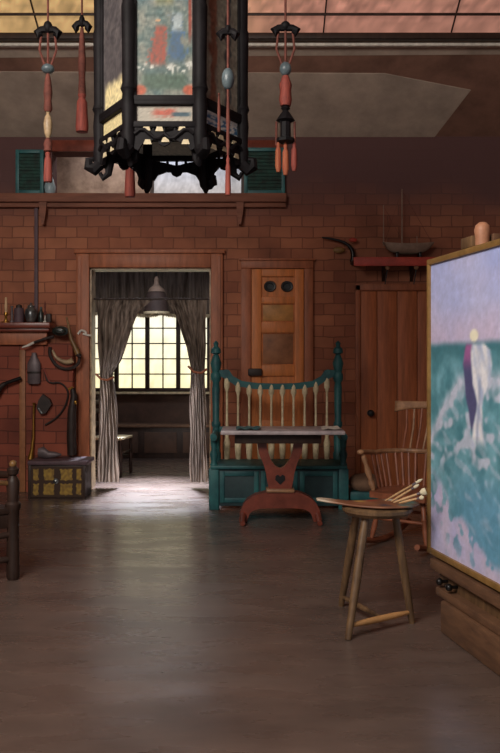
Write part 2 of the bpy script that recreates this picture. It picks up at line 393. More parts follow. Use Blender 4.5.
for k, x in enumerate(edges[:-1]):
    MB().grid(12, 24, lambda u, v: Vector((x + u * .416, AY + .025, wz0 + v * (wz1 - wz0))), panec(k * 3.1)).build('window_pane', 'pane', win, flat=True)
MB().box((AX0, AY - .12, wz0 - .06), (AX1, AY - .0, wz0 - .03), .006).build('trim_8', 'cream', label='pale window sill in the alcove', **S)
# window seat
t = thing('alcove_bench', 'dark panelled window seat below the bright alcove window', 'window seat', (-1.2, AY - .25, 0))
MB().box((AX0 + .02, AY - .42, 0), (AX1 - .02, AY - .004, .40), .005).build('seat_box', 'dark_wood', t)
MB().box((AX0 + .02, AY - .45, .402), (AX1 - .02, AY - .004, .43), .006).build('seat_board', 'tan', t)
p = MB()
for k in range(5): p.box((AX0 + .08 + k * .5, AY - .435, .07), (AX0 + .5 + k * .5, AY - .421, .34), .004)
p.build('front_panel', 'alcove', t)

# doors
Yd = YW - .03
d = MB().box((wx(241, YW), Yd - .015, 0), (wx(251, YW), YW, wz(269, YW)), .006).box((wx(304, YW), Yd - .015, 0), (wx(313, YW), YW, wz(269, YW)), .006)
d.box((wx(241, YW), Yd - .015, wz(269, YW)), (wx(313, YW), YW, wz(261, YW)), .006).box((wx(239, YW), Yd - .03, wz(261, YW)), (wx(315, YW), YW, wz(259, YW)), .004)
door = d.build('door_1', 'trim', label='orange brown wooden door with two round portholes behind the settle', **S)
lf = MB(); x0, x1 = wx(251.5, YW), wx(303.5, YW)
lf.box((x0, YW - .012, 0), (x1, YW - .002, wz(269.5, YW)))
for a, c in ((251.5, 261.5), (294.5, 303.5)): lf.box((wx(a, YW), Yd - .008, 0.02), (wx(c, YW), YW - .012, wz(269.5, YW)), .005)
for a, c in ((269.5, 277), (297, 304), (322, 333), (365, 376), (420, 432)): lf.box((wx(261.5, YW), Yd - .008, wz(c, YW)), (wx(294.5, YW), YW - .012, wz(a, YW)), .005)
leaf = lf.build('door_leaf', 'door_wood', door)
MB().box((wx(263, YW), YW - .02, wz(321, YW)), (wx(293, YW), YW - .011, wz(305, YW)), .003).build('door_panel', 'door_pale', leaf)
MB().box((wx(263, YW), YW - .02, wz(364, YW)), (wx(293, YW), YW - .011, wz(334, YW)), .003).build('door_panel', 'door_dark', leaf)
for px in (270, 287):
    R = Matrix.Rotation(PI / 2, 3, 'X')
    MB().lathe([(.0, .004), (.03, .005), (.035, .02), (.052, .022), (.058, .01), (.058, 0)], P(px, 286.5, YW - .012), 20, R, 1.05, .95).build('porthole', 'black', leaf)
k = MB().box(P(248, 376, YW - .09), P(262, 368.5, YW - .03), .012); k.build('door_handle', 'leather', leaf)
d = MB().box((wx(355, YW), Yd - .015, 0), (wx(360, YW), YW, wz(285, YW)), .005).box((wx(437, YW), Yd - .015, 0), (wx(444, YW), YW, wz(285, YW)), .005)
d.box((wx(355, YW), Yd - .015, wz(291, YW)), (wx(444, YW), YW, wz(284, YW)), .005)
door2 = d.build('door_2', 'trim', label='reddish plank door with black knob beside the windsor rocker', **S)
lf = MB(); 
for a, c in ((360.5, 376.4), (377, 396.4), (397, 416.4), (417, 436.5)): lf.box((wx(a, YW), YW - .025, .01), (wx(c, YW), YW - .003, wz(291.5, YW)), .004)
leaf2 = lf.build('door_leaf', 'door_red', door2)
kb = MB(); kb.lathe([(.03, 0), (.03, .008), (.012, .012), (.012, .04), (.03, .05), (.034, .065), (.024, .08), (.0, .084)], P(370, 413, YW - .025), 16, Matrix.Rotation(PI / 2, 3, 'X')).build('door_knob', 'black', leaf2)
b = MB()
for a, c in ((223, 239), (315, 355), (444, 550)): b.box((wx(a, YW), YW - .02, 0), (wx(c, YW), YW, .13), .004)
b.build('baseboard_back', 'trim', label='brown baseboard along the back wall', **S)

# ------------------------------------------------------------------ fireplace wall at the left
YB = 7.70
t = thing('fireplace', 'red brick chimney piece with brown mantel shelf at left of the doorway', 'fireplace', (-2.2, YW, 0))
MB().box((XL + .004, YB, 0), (wx(76, YW) - .003, YW - .003, wz(343, YB))).build('chimney_breast', 'red_brick', t, flat=True)
MB().box((XL + .004, YB - .05, wz(345, YB)), (wx(48, YB), YB - .001, wz(331, YB)), .006).build('frieze', 'trim', t)
m_ = MB().box((XL + .004, 7.55, wz(328, 7.6)), (wx(51, 7.6), YB + .12, wz(322.5, 7.6)), .008).box((XL + .004, 7.59, wz(331.5, 7.6)), (wx(49, 7.6), YB + .1, wz(328, 7.6)), .006)
m_.build('mantel_shelf', 'mahog', t)
MB().box((wx(20, YB), YB - .025, 0), (wx(26, YB), YB - .001, wz(350, YB)), .005).build('pilaster', 'door_dark', t)
ZM = wz(322.5, 7.6); YM = 7.64
def on_mantel(px): return (wx(px, YM), YM, ZM)
c = on_mantel(6)
t = thing('candlestick', 'brass candlestick holding a tall candle on the mantel shelf', 'candlestick', c)
MB().lathe([(.045, 0), (.045, .008), (.015, .018), (.012, .06), (.022, .075), (.018, .10), (.0, .10)], c, 16).build('base', 'brass', t)
MB().lathe([(.013, .1), (.013, .14), (.015, .16), (.012, .18), (.011, .24), (.0, .245)], c, 12).build('candle', 'candle', t)
c = on_mantel(12)
MB().lathe([(.022, 0), (.022, .01), (.01, .03), (.013, .08), (.009, .13), (.016, .16), (.0, .162)], c, 14).build('candlestick', 'pewter', origin=c, label='small empty pewter candlestick beside the tall candle', category='candlestick')
c = on_mantel(19)
t = thing('canister', 'dark mauve canister with lid beside the round silver jar', 'canister', c)
MB().lathe([(.044, 0), (.047, .01), (.047, .12), (.042, .14), (.0, .141)], c, 20).build('canister_body', 'mauve', t)
MB().lathe([(.03, .141), (.03, .165), (.012, .172), (.0, .175)], c, 16).build('lid', 'leather', t)
c = on_mantel(31)
t = thing('jar', 'round tarnished silver jar with a lid on the mantel', 'jar', c)
MB().lathe([(.03, 0), (.04, .01), (.056, .05), (.06, .085), (.052, .125), (.035, .142), (.032, .15), (.0, .15)], c, 24).build('jar_body', 'silver', t)
MB().lathe([(.036, .15), (.036, .158), (.02, .172), (.008, .176), (.01, .188), (.0, .192)], c, 16).build('lid', 'silver', t)
c = on_mantel(40.2); c = (c[0], c[1] + .03, c[2])
MB().lathe([(.024, 0), (.027, .02), (.026, .09), (.014, .12), (.012, .15), (.016, .152), (.0, .153)], c, 16).build('bottle', 'bottle', origin=c, label='small dark bottle between the silver jar and the white-footed holder', category='bottle')
c = on_mantel(45)
t = thing('candle_holder', 'slim dark candle holder with a white foot near the mantel end', 'candle holder', c)
MB().lathe([(.022, 0), (.02, .01), (.006, .02), (.005, .07), (.0, .07)], c, 14).build('foot', 'white', t)
MB().lathe([(.01, .07), (.014, .1), (.006, .12), (.012, .16), (.004, .2), (.0, .215)], c, 12).build('stem', 'cord', t)
c = on_mantel(49.0)
MB().box(Vector(c) + Vector((-.022, -.03, 0)), Vector(c) + Vector((.022, .03, .085)), .006).build('trinket_box', 'leather', origin=c, label='little dark box at the very end of the mantel shelf', category='box')

# trophies hung on the chimney breast
YH = YB - .035
def pth(pts, Y=YH, dy=0): return [P(x, y, Y + dy * k / max(1, len(pts) - 1)) for k, (x, y) in enumerate(pts)]
def smooth(pts, n=5):
    q = [Vector((*p, 0)) for p in pts]; q = [q[0]] + q + [q[-1]]; out = []
    for i in range(1, len(q) - 2):
        for k in range(n):
            tt = k / n; a, b_, c_, d_ = q[i - 1], q[i], q[i + 1], q[i + 2]
            v_ = .5 * ((2 * b_) + (-a + c_) * tt + (2 * a - 5 * b_ + 4 * c_ - d_) * tt ** 2 + (-a + 3 * b_ - 3 * c_ + d_) * tt ** 3)
            out.append((v_.x, v_.y))
    out.append(tuple(pts[-1])); return out
def tap(n, r0, r1, p=1.0): return [r0 + (r1 - r0) * (k / (n - 1)) ** p for k in range(n)]
sp = smooth([(66.5, 317), (69, 328), (71, 338), (75, 347), (78, 354)])
t = thing('hanging_powder_horn', 'tall brown horn hanging point upward beside the doorway casing', 'horn', P(72, 356, YH), 0)
MB().tube(pth(sp, YH - .045), tap(len(sp), .008, .028), 12).build('horn_body', 'horn', t)
MB().ball(P(78.6, 355, YH - .045), .03, (1, .9, .6)).build('horn_plug', 'leather', t)
sp = smooth([(52.5, 350), (56, 357), (62, 361), (68, 362), (73, 360)])
t = thing('hanging_powder_horn', 'pale curved horn lying sideways in a dark leather sling', 'horn', P(62, 365, YH), 0)
MB().tube(pth(sp), tap(len(sp), .010, .028), 12).build('horn_body', 'horn_pale', t)
sp = smooth([(50, 347), (50, 355), (56, 365), (65, 369), (74, 367), (79, 361), (78, 350), (72, 344)])
MB().tube([P(x, y, YH + .012) for x, y in sp], .016, 8).build('sling', 'leather', t)
t = thing('hanging_hat', 'dark flattened cap hung beside the mantel end', 'cap', P(58, 336, YH))
MB().lathe([(.075, 0), (.085, .006), (.06, .014), (.055, .04), (.04, .052), (0, .055)], P(60.5, 331, YH + .01), 22, Matrix.Rotation(PI / 2, 3, 'X'), .95, .55).build('cap_body', 'bottle', t)
t = thing('hanging_sword', 'slanting dark sword with pale grip below the mantel shelf', 'sword', P(38, 345, YH - .04))
Ys = YB - .095
sp = smooth([(34, 342.5), (40, 340.5), (46, 338.5), (54, 336.5)])
MB().tube([P(x, y, Ys) for x, y in sp], tap(len(sp), .012, .016), 8).build('scabbard', 'leather', t)
MB().tube([P(22, 347.5, Ys), P(28, 345.5, Ys), P(34, 342.5, Ys)], [.006, .013, .012], 10).build('grip', 'white', t)
t = thing('hanging_canteen', 'dull grey metal canteen with short neck hung below the mantel', 'canteen', P(34, 384, YH))
MB().lathe([(.05, 0), (.062, .01), (.064, .19), (.058, .21), (.03, .26), (.022, .29), (.026, .30), (0, .302)], P(34, 384, YH), 18, None, 1, .5).build('flask_body', 'pewter', t)
MB().lathe([(.066, .10), (.067, .11), (.066, .12)], P(34, 384, YH), 18, None, 1, .52).build('strap_band', 'leather', t)
sp = smooth([(45, 372), (47, 380), (52, 383), (60, 383), (66, 388), (68, 396), (64, 408), (56, 418), (45, 425)])
MB().tube([P(x, y, YB - .018) for x, y in sp], .009, 8).build('hanging_strap', 'leather', origin=P(55, 390, YB - .018), label='long thin dark strap looping across the red brick', category='strap')
MB().tube(pth(smooth([(43.5, 368), (46, 374), (50, 382)]), YB - .02), [.008] * 11, 8).build('hanging_feather', 'tassel', origin=P(46, 374, YB - .02), label='short red quill hung left of the sideways horn', category='feather')
t = thing('hanging_pouch', 'dark leather pouch tilted on the wall above the chest', 'pouch', P(45, 415, YH))
MB().prism([(44, 394), (51, 399), (53, 404), (47, 413), (42, 414), (38, 408), (40, 400)], YB - .06, YB - .008, XZ(YB)).build('pouch_body', 'leather', t)
MB().tube([P(38.5, 408, YB - .062), P(42, 413.5, YB - .062)], .007, 8).build('buckle', 'silver', t)
t = thing('hanging_brass_horn', 'long thin brass horn standing against the red wall beside the chest', 'brass horn', P(32, 458, YH))
sp = [(34, 404), (33.5, 420), (33.5, 436), (32, 450), (30.5, 459)]
MB().tube(pth(sp), [.011, .010, .012, .018, .030], 12).build('tube', 'brass', t)
MB().lathe([(.012, 0), (.02, .012), (0, .02)], P(34, 404.5, YH), 12).build('mouthpiece', 'brass', t)
YH0 = YB - .055
t = thing('hanging_holster', 'tall dark leather holster with brass tips hung beside the casing', 'holster', P(72, 456, YH0))
MB().tube([P(72.5, 388, YH0), P(74, 396, YH0), P(72, 412, YH0), P(71.5, 436, YH0), P(72, 455, YH0)], [.022, .032, .042, .046, .044], 14).build('holster_body', 'leather', t)
MB().tube([P(68.5, 389.5, YH0 - .03), P(73, 387, YH0 - .03)], .011, 8).build('brass_tip', 'brass', t)
MB().ball(P(75.5, 402.5, YH0 - .038), .016, (1, .7, 1.3)).build('brass_stud', 'brass', t)
t = thing('hanging_pistol', 'dark old pistol lying along the brick below the mantel at the picture edge', 'pistol', P(10, 390, YH))
MB().tube(pth([(21, 378), (12, 381), (4, 384)], YH - .04), .018, 10).build('barrel', 'black', t)
MB().tube(pth([(5, 383.5), (0, 387), (-4, 395)], YH - .04), [.022, .028, .03], 10).build('stock', 'leather', t)
sp = smooth([(77.8, 334), (81, 330.5), (85, 331.5), (86, 334), (83, 333.5), (87, 335), (91, 335.5)])
MB().tube([P(x, y, Yt - .03) for x, y in sp], .010, 8).build('hanging_rope', 'white', origin=P(84, 333, Yt - .03), label='twisted white rope knotted on the doorway casing beside the brown horn', category='rope')

# chest
Yc = 7.33; s_ = F / Yc
cx0, cx1, ch = wx(29.5, Yc), wx(84, Yc), .325
t = thing('chest', 'small dark chest with yellow painted panels beside the doorway', 'chest', ((cx0 + cx1) / 2, Yc + .17, 0))
MB().box((cx0, Yc, 0.0), (cx1, Yc + .33, ch - .02), .006).build('chest_body', 'dark_wood', t)
MB().box((cx0 - .015, Yc - .02, ch - .018), (cx1 + .03, Yc + .345, ch + .02), .008).build('lid', 'mauve', t)
def chestc(u, v):
    col = (64, 46, 36)
    for a0_, a1_ in ((.05, .15), (.25, .45), (.57, .80), (.88, .97)):
        for b0, b1 in ((.08, .44), (.56, .92)):
            if a0_ + .015 * nz(v * 9, u) < u < a1_ + .02 * nz(v * 8, 3) and b0 + .05 * nz(u * 14, 1) < v < b1 + .05 * nz(u * 15, 4):
                col = mix((168, 136, 62), (128, 100, 52), .5 + nz(u * 20, v * 10))
    return col
MB().grid(90, 46, lambda u, v: Vector((cx0 + .012 + u * (cx1 - cx0 - .024), Yc - .004, .012 + v * (ch - .045))), chestc).build('front_panel', 'chest_art', t, flat=True)
lk = MB().lathe([(.026, 0), (.024, .01), (.012, .012), (.014, .022), (.0, .028)], (wx(56, Yc), Yc - .004, wz(481, Yc)), 16, Matrix.Rotation(PI / 2, 3, 'X')); lk.build('lock_knob', 'silver', t)
for px in (29.5, 84):
    for yy in (Yc + .03, ): MB().box((wx(px, Yc) - .012, yy - .04, 0), (wx(px, Yc) + .014, yy + .02, ch - .02), .004).build('corner_post', 'dark_wood', t)
c = P(49, 457, 7.5); c.z = ch + .021
t = thing('slipper', 'grey pointed slipper resting on the lid of the chest', 'slipper', c)
b = MB(); b.lathe([(.0, -.11), (.03, -.1), (.04, -.05), (.038, 0), (.03, .06), (.012, .11), (0, .12)], c + Vector((0, 0, .035)), 16, Matrix.Rotation(PI / 2, 3, 'Y'), .9, .85)
for v_ in b.bm.verts:
    if v_.co.x < c.x - .02: v_.co.z = c.z + (v_.co.z - c.z) * 1.55
b.build('slipper_body', 'pewter', t)

# ------------------------------------------------------------------ curtains, valance and lamp in the doorway
YC = YW + .11
TP, BT = 300, 482
def curtain(L, R_):
    """L(y), R_(y): px of both edges down the curtain"""
    def fn(u, v):
        y = TP + (BT - TP) * v; l, r = L(y), R_(y)
        amp = .014 + .012 * math.sin(v * 3)
        uu = u + .02 * math.sin(v * 7 + u * 4)
        return Vector((wx(l + (r - l) * u + .6 * math.sin(v * 19 + u * 9), YC), YC + amp * math.sin(uu * 2 * PI * 6) + .008 * math.sin(uu * 41 + v * 5), max(.012, wz(y, YC))))
    return MB().grid(90, 60, fn)
def pl(pts):
    def f(t):
        for (a, va), (b_, vb) in zip(pts, pts[1:]):
            if t <= b_: return va + (vb - va) * (t - a) / (b_ - a)
        return pts[-1][1]
    return f
t = thing('curtain', 'gauzy grey brown curtain tied back at the chest side of the doorway', 'curtain', (wx(108, YC), YC, 0), 0, 'pair of doorway curtains')
curtain(pl([(300, 96), (375, 99), (400, 100), (482, 97)]), pl([(300, 152), (312, 139), (340, 128), (361, 121), (374, 113), (386, 115), (430, 118), (482, 119)])).build('drape', 'curtain', t)
MB().tube([P(x, y, YC - .05 + .01 * abs(x - 106) / 8) for x, y in ((96, 374), (101, 379), (107, 380), (114, 377))], .012, 8).build('tieback', 'trim', t)
t = thing('curtain', 'gauzy grey brown curtain tied back at the teal settle side of the doorway', 'curtain', (wx(196, YC), YC, 0), 0, 'pair of doorway curtains')
curtain(pl([(300, 166), (315, 175), (347, 187), (367, 190), (482, 190)]), pl([(300, 207), (360, 205), (482, 207)])).build('drape', 'curtain', t)
MB().tube([P(x, y, YC - .05) for x, y in ((188, 366), (194, 372), (201, 373), (207, 369))], .012, 8).build('tieback', 'trim', t)
MB().tube([(DX0 + .017, YC, wz(299, YC)), (DX1 - .017, YC, wz(299, YC))], .010, 10).build('curtain_rod', 'dark_wood', origin=((DX0 + DX1) / 2, YC, wz(299, YC)), label='thin dark curtain rod across the upper doorway', category='curtain rod')
Yv = AY - .25
t = thing('curtain_valance', 'brown fringed valance hanging over the top of the alcove window', 'valance', (wx(150, Yv), Yv, 1.9))
def vf(u, v):
    z0 = 1.90 - .03 * abs(math.sin(u * PI * 6))
    return Vector((AX0 + .04 + u * (AX1 - AX0 - .08), Yv + .02 * math.sin(u * 190) * (.3 + v) + .01 * math.sin(u * 71), 2.56 - v * (2.56 - z0)))
MB().grid(260, 14, vf).build('valance_cloth', 'valance', t)
MB().grid(260, 2, lambda u, v: vf(u, 1.0) + Vector((0, -.006, .01 - v * (.035 + .02 * (int(round(u * 260)) % 2))))).build('fringe', 'cream', t)
Yl = 9.95
t = thing('pendant_lamp', 'dark bell shaped hanging lamp with paler cap in front of the bright window', 'lamp', P(156.5, 275, Yl))
q = P(156.5, 312, Yl)
MB().lathe([(.16, 0), (.165, .01), (.155, .03), (.14, .16), (.11, .24), (.10, .25), (0, .255)], q, 24).build('lamp_shade', 'lampshade', t)
MB().lathe([(.11, .25), (.09, .29), (.04, .33), (.028, .38), (.034, .40), (.015, .44), (0, .445)], q, 20).build('lamp_cap', 'boat', t)
MB().tube([q + Vector((0, 0, .44)), Vector((q.x, Yl, 2.6))], .008, 6).build('chain', 'black', t)
MB().grid(64, 1, lambda u, v: q + Vector((math.cos(u * 2 * PI) * .161, math.sin(u * 2 * PI) * .161, .008 - v * (.025 + .02 * (int(round(u * 64)) % 2))))).build('fringe', 'cream', t)

# chair in the alcove
def slat_chair(loc, rz):
    t = thing('side_chair', 'small dark wooden chair with pale seat just inside the doorway', 'chair', loc, rz)
    MB().box((-.19, -.19, .40), (.19, .19, .43), .012).build('seat', 'cream', t, local=True)
    for x in (-1, 1):
        MB().turned((x * .17, -.17, 0), (x * .17, -.17, .405), [(0, .014), (.1, .02), (.5, .018), (.55, .024), (.6, .018), (1, .02)]).build('leg', 'dark_wood', t, local=True)
        MB().turned((x * .17, .17, 0), (x * .16, .22, .86), [(0, .014), (.1, .02), (.48, .02), (.9, .018), (.93, .026), (1, .012)]).build('back_post', 'dark_wood', t, local=True)
        MB().tube([(x * .17, -.17, .2), (x * .17, .18, .2)], .011, 8).build('stretcher', 'dark_wood', t, local=True)
    for z in (.56, .70, .80): MB().box((-.16, .185, z - .025), (.16, .205, z + .025), .005).build('back_slat', 'dark_wood', t, local=True)
    MB().tube([(-.17, -.17, .26), (.17, -.17, .26)], .011, 8).build('stretcher', 'dark_wood', t, local=True)
slat_chair((wx(111, 8.85), 8.85, 0), math.radians(80))

# ------------------------------------------------------------------ teal settle
Yb, Yf = 7.2, 6.78
SX0, SX1 = wx(216, Yb), wx(338, Yb)
t = thing('settle', 'teal painted spindle-back settle with cream balusters behind the lyre table', 'settle', ((SX0 + SX1) / 2, 7.0, 0))
pp = [(0, .045), (.30, .045), (.31, .036), (.40, .04), (.46, .03), (.47, .04), (.49, .04), (.5, .03), (.70, .036), (.74, .03), (.76, .046), (.79, .046), (.805, .034), (.86, .05), (.905, .028), (.915, .02), (.925, .046), (.95, .042), (.965, .02), (.975, .02), (.985, .024), (1, .006)]
for x in (SX0, SX1):
    po = MB().turned((x, Yb, 0), (x, Yb, 1.44), pp, 18).build('back_post', 'teal', t)
    MB().lathe([(.014, 0), (.018, .012), (.012, .026), (0, .03)], (x, Yb, 1.405), 12).build('finial', 'cream', po)
    MB().box((x - .042, Yf - .02, 0), (x + .042, Yf + .06, .344), .006).build('front_post', 'teal', t)
    MB().turned((x, Yf + .02, .374), (x, Yf + .02, .60), [(0, .036), (.15, .024), (.4, .038), (.6, .022), (.85, .03), (1, .03)]).build('arm_post', 'teal', t)
    MB().tube([(x, Yf - .06, .615), (x, Yf, .62), (x, Yf + .2, .605), (x, Yb, .62)], [.03, .034, .028, .026], 10).build('arm', 'teal', t)
rail = [(219, 370), (229, 370), (233, 376), (242, 381), (258, 383), (277, 383.5), (296, 383), (312, 381), (321, 376), (325, 370), (335, 370), (335, 376), (328, 379), (318, 386), (300, 389), (277, 389.5), (254, 389), (236, 386), (226, 379), (219, 376)]
MB().prism(rail, Yb - .018, Yb + .018, XZ(Yb)).build('top_rail', 'teal', t)
for x in (226, 328): MB().tube([P(x, 372, Yb - .028), P(x, 372, Yb + .028)], .024, 14).build('scroll', 'teal', t)
MB().box((SX0 + .03, Yb - .02, .62), (SX1 - .03, Yb + .02, .67), .006).build('middle_rail', 'teal', t)
for k in range(10):
    x = wx(227 + 11.1 * k, Yb); zt = 1.05 if 1 < k < 8 else (1.075 if k in (1, 8) else 1.11)
    MB().turned((x, Yb, .376), (x, Yb, zt), [(0, .02), (.03, .024), (.12, .028), (.2, .03), (.27, .016), (.3, .02), (.42, .013), (.5, .011), (.6, .010), (.82, .011), (.86, .018), (.88, .026), (.95, .026), (1, .018)], 10).build('baluster', 'cream', t)
MB().box((SX0 - .03, Yf - .035, .345), (SX1 + .03, Yb + .03, .375), .008).build('seat', 'teal', t)
MB().box((SX0 + .042, Yf, .03), (SX1 - .042, Yf + .02, .342), .003).build('front_panel', 'teal_d', t)
b = MB()
for a, c in ((.0, .33), (.35, .66), (.68, 1.0)):
    x0 = SX0 + .05 + a * (SX1 - SX0 - .1); x1 = SX0 + .05 + c * (SX1 - SX0 - .1)
    b.box((x0, Yf - .012, .06), (x0 + .04, Yf, .325), .003).box((x1 - .04, Yf - .012, .06), (x1, Yf, .325), .003).box((x0 + .04, Yf - .012, .06), (x1 - .04, Yf, .10), .003).box((x0 + .04, Yf - .012, .285), (x1 - .04, Yf, .325), .003)
b.build('panel_frame', 'teal', t)

# ------------------------------------------------------------------ lyre table with a sheet and a cloth
Yt0, Yt1, Ytm = 6.08, 6.56, 6.3
tx0, tx1, tz = wx(220.5, Yt0), wx(345.5, Yt0), .725
t = thing('lyre_table', 'red mahogany lyre-pedestal table with pale grey top before the teal settle', 'table', ((tx0 + tx1) / 2, Ytm, 0))
MB().box((tx0, Yt0, tz - .03), (tx1, Yt1, tz), .008).build('tabletop', 'tabletop', t)
MB().box((wx(235, Ytm), Yt0 + .09, tz - .105), (wx(320, Ytm), Yt1 - .09, tz - .03), .006).build('apron', 'dark_wood', t)
ly = [(257, 440), (266, 440), (267.5, 450), (271, 460), (275.5, 466), (280, 468), (284.5, 466), (289, 460), (292.5, 450), (294, 440), (303, 440), (301.5, 452), (296.5, 464), (294, 473), (293, 480), (291, 489), (269, 489), (267, 480), (266, 473), (263.5, 464), (258.5, 452)]
lyre = MB().prism(ly, Ytm - .035, Ytm + .035, XZ(Ytm)).build('lyre_pedestal', 'mahog', t)
MB().prism([(280, 484), (275, 479), (275.5, 475), (278, 474), (280, 476), (282, 474), (284.5, 475), (285, 479)], Ytm - .042, Ytm - .034, XZ(Ytm)).build('heart_cutout_shade', 'black', lyre)  # black patch standing in for the shaded hole of the heart cutout
MB().box(P(266, 491, Ytm) - Vector((0, .08, 0)), P(294, 488, Ytm) + Vector((0, .08, 0)), .006).build('collar', 'chair_l', t)
ft = smooth([(267, 491), (294, 491), (305, 494), (314, 500), (319, 509), (321.5, 520.5)], 4) + smooth([(313, 520.5), (310, 512), (303, 508), (292, 507), (280, 507), (268, 507), (257, 508), (250, 512), (247, 520.5)], 4) + smooth([(239, 520.5), (241, 509), (246, 500), (255, 494)], 4)
MB().prism(ft, Ytm - .06, Ytm + .06, XZ(Ytm)).build('arched_base', 'mahog', t)
for px in (243, 317.5):
    MB().tube([(wx(px, Ytm), Ytm - .22, .022), (wx(px, Ytm), Ytm - .08, .05), (wx(px, Ytm), Ytm, .06), (wx(px, Ytm), Ytm + .08, .05), (wx(px, Ytm), Ytm + .22, .022)], [.02, .026, .03, .026, .02], 10).build('foot', 'mahog', t)
b = MB(); b.grid(20, 14, lambda u, v: Vector((wx(322, 6.2) + u * .15, Yt0 + .06 + v * .3 + .02 * math.sin(u * 2), tz + .005 + .006 * math.sin(u * 5 + v * 3) ** 2)))
b.build('paper_sheet', 'white', origin=(wx(330, 6.2), 6.28, tz), label='white paper sheet at one end of the grey tabletop', category='paper')
b = MB(); b.grid(24, 12, lambda u, v: Vector((wx(236, 6.2) + u * .19, Yt0 + .05 + v * .26, tz + .006 + .01 * math.sin(u * 8 + v * 4) ** 2)))
b.build('folded_cloth', 'teal', origin=(wx(247, 6.2), 6.25, tz), label='green folded cloth on the grey tabletop', category='cloth')

# footstool between the settle and the rocker
c = Vector((.995, 6.95, 0))
t = thing('footstool', 'low teal footstool with a tan cushion between settle and rocker', 'footstool', c)
MB().box(c + Vector((-.14, -.13, .07)), c + Vector((.14, .13, .14)), .01).build('stool_frame', 'teal', t)
for x in (-1, 1):
    for y in (-1, 1): MB().lathe([(.018, 0), (.024, .02), (.018, .04), (.026, .075)], c + Vector((x * .11, y * .1, 0)), 12).build('leg', 'teal', t)
b = MB().ball(c + Vector((0, 0, .20)), 1, (.143, .14, .085), 20)
for v_ in b.bm.verts: v_.co.z = max(v_.co.z, .142); v_.co.z += .02 * nz(v_.co.x * 9, v_.co.y * 9)
b.build('cushion', 'tan', t)

# ------------------------------------------------------------------ shelf, model boat, curved rod
Yk = 7.56
t = thing('wall_shelf', 'red edged wall shelf above the plank door carrying the model boat', 'shelf', (wx(400, Yk), YW, wz(266, Yk)))
kx0, kx1 = wx(354, Yk), wx(475, Yk); kz = wz(258.5, Yk)
MB().box((kx0, Yk, kz - .03), (kx1, YW - .004, kz), .004).build('shelf_board', 'dark_wood', t)
MB().box((kx0 - .004, Yk - .015, wz(266, Yk)), (kx1, Yk + .01, kz + .012), .004).build('shelf_edge', 'red_paint', t)
for px in (388, 417, 448):
    x = wx(px, Yk)
    MB().prism([(0, 0), (.2, 0), (.17, -.06), (.06, -.1), (0, -.16)], x - .015, x + .015, lambda u, v, d: Vector((d, YW - .004 - u, kz - .031 + v))).build('bracket', 'dark_wood', t)
    MB().ball((x, Yk + .03, kz - .07), .026, (1, .8, 1.3)).build('bracket_knob', 'chair_l', t)
    MB().tube([(x, Yk + .03, kz - .1), (x - .02, Yk + .05, kz - .24)], .005, 6).build('peg', 'black', t)
Yh = 7.70; zb = kz + .002
c = Vector((wx(407, Yh), Yh, zb))
t = thing('model_boat', 'pale hulled model sailing boat with bare masts on the red shelf', 'model boat', c)
b = MB()
for x in (-.10, .12): b.box(c + Vector((x - .012, -.05, 0)), c + Vector((x + .012, .05, .075)), .004)
b.box(c + Vector((-.16, -.02, 0)), c + Vector((.18, .02, .02)), .004); b.build('cradle', 'black', t)
b = MB(); n = 24; L0, L1 = wx(382, Yh), wx(434, Yh)
def hull(u, v):
    x = L0 + u * (L1 - L0); wdt = .062 * (math.sin(PI * min(1, u * .9 + .06)) ** .7) if u > 0 else .003
    keel = .10 * (1 - (2 * u - 1) ** 4 * .9) * (1 if u > .05 else .35); a = PI * v
    sheer = .02 * (2 * u - 1) ** 2
    return Vector((x, Yh + wdt * math.cos(a), zb + .155 + sheer - keel * math.sin(a) ** .8))
b.grid(n, 12, hull); b.build('hull', 'boat', t)
b = MB(); b.grid(n, 2, lambda u, v: Vector((L0 + u * (L1 - L0), hull(u, 0).y + v * (hull(u, 1).y - hull(u, 0).y), hull(u, 0).z - .012))); b.build('deck', 'chair_l', t)
for px, py, r in ((383.5, 205, .006), (402, 189, .008), (417, 236, .006)):
    MB().tube([P(px, 246, Yh), P(px, py, Yh)], [r, r * .6], 8).build('mast', 'boat', t)
b = MB()
for a, c2 in (((402, 190), (383.5, 246)), ((402, 190), (432, 243)), ((383.5, 206), (402, 240))): b.tube([P(*a, Yh), P(*c2, Yh)], .0018, 5)
b.build('rigging', 'cord', t)
t = thing('hanging_rod', 'dark curved rod with a red tip beside the wall shelf', 'curved rod', P(345, 255, 7.76))
sp = smooth([(322, 237.5), (332, 239), (343, 242), (350, 247), (353, 254), (352.3, 262)])
MB().tube([P(x, y, 7.78) for x, y in sp], tap(len(sp), .008, .026), 10).build('rod', 'black', t)
MB().ball(P(353, 240, 7.77), .035, (1.2, .6, .6)).build('red_tip', 'red_paint', t)
MB().ball(P(339, 250, 7.80), .06, (1, .3, .5)).build('cloth_knot', 'gilt', t)

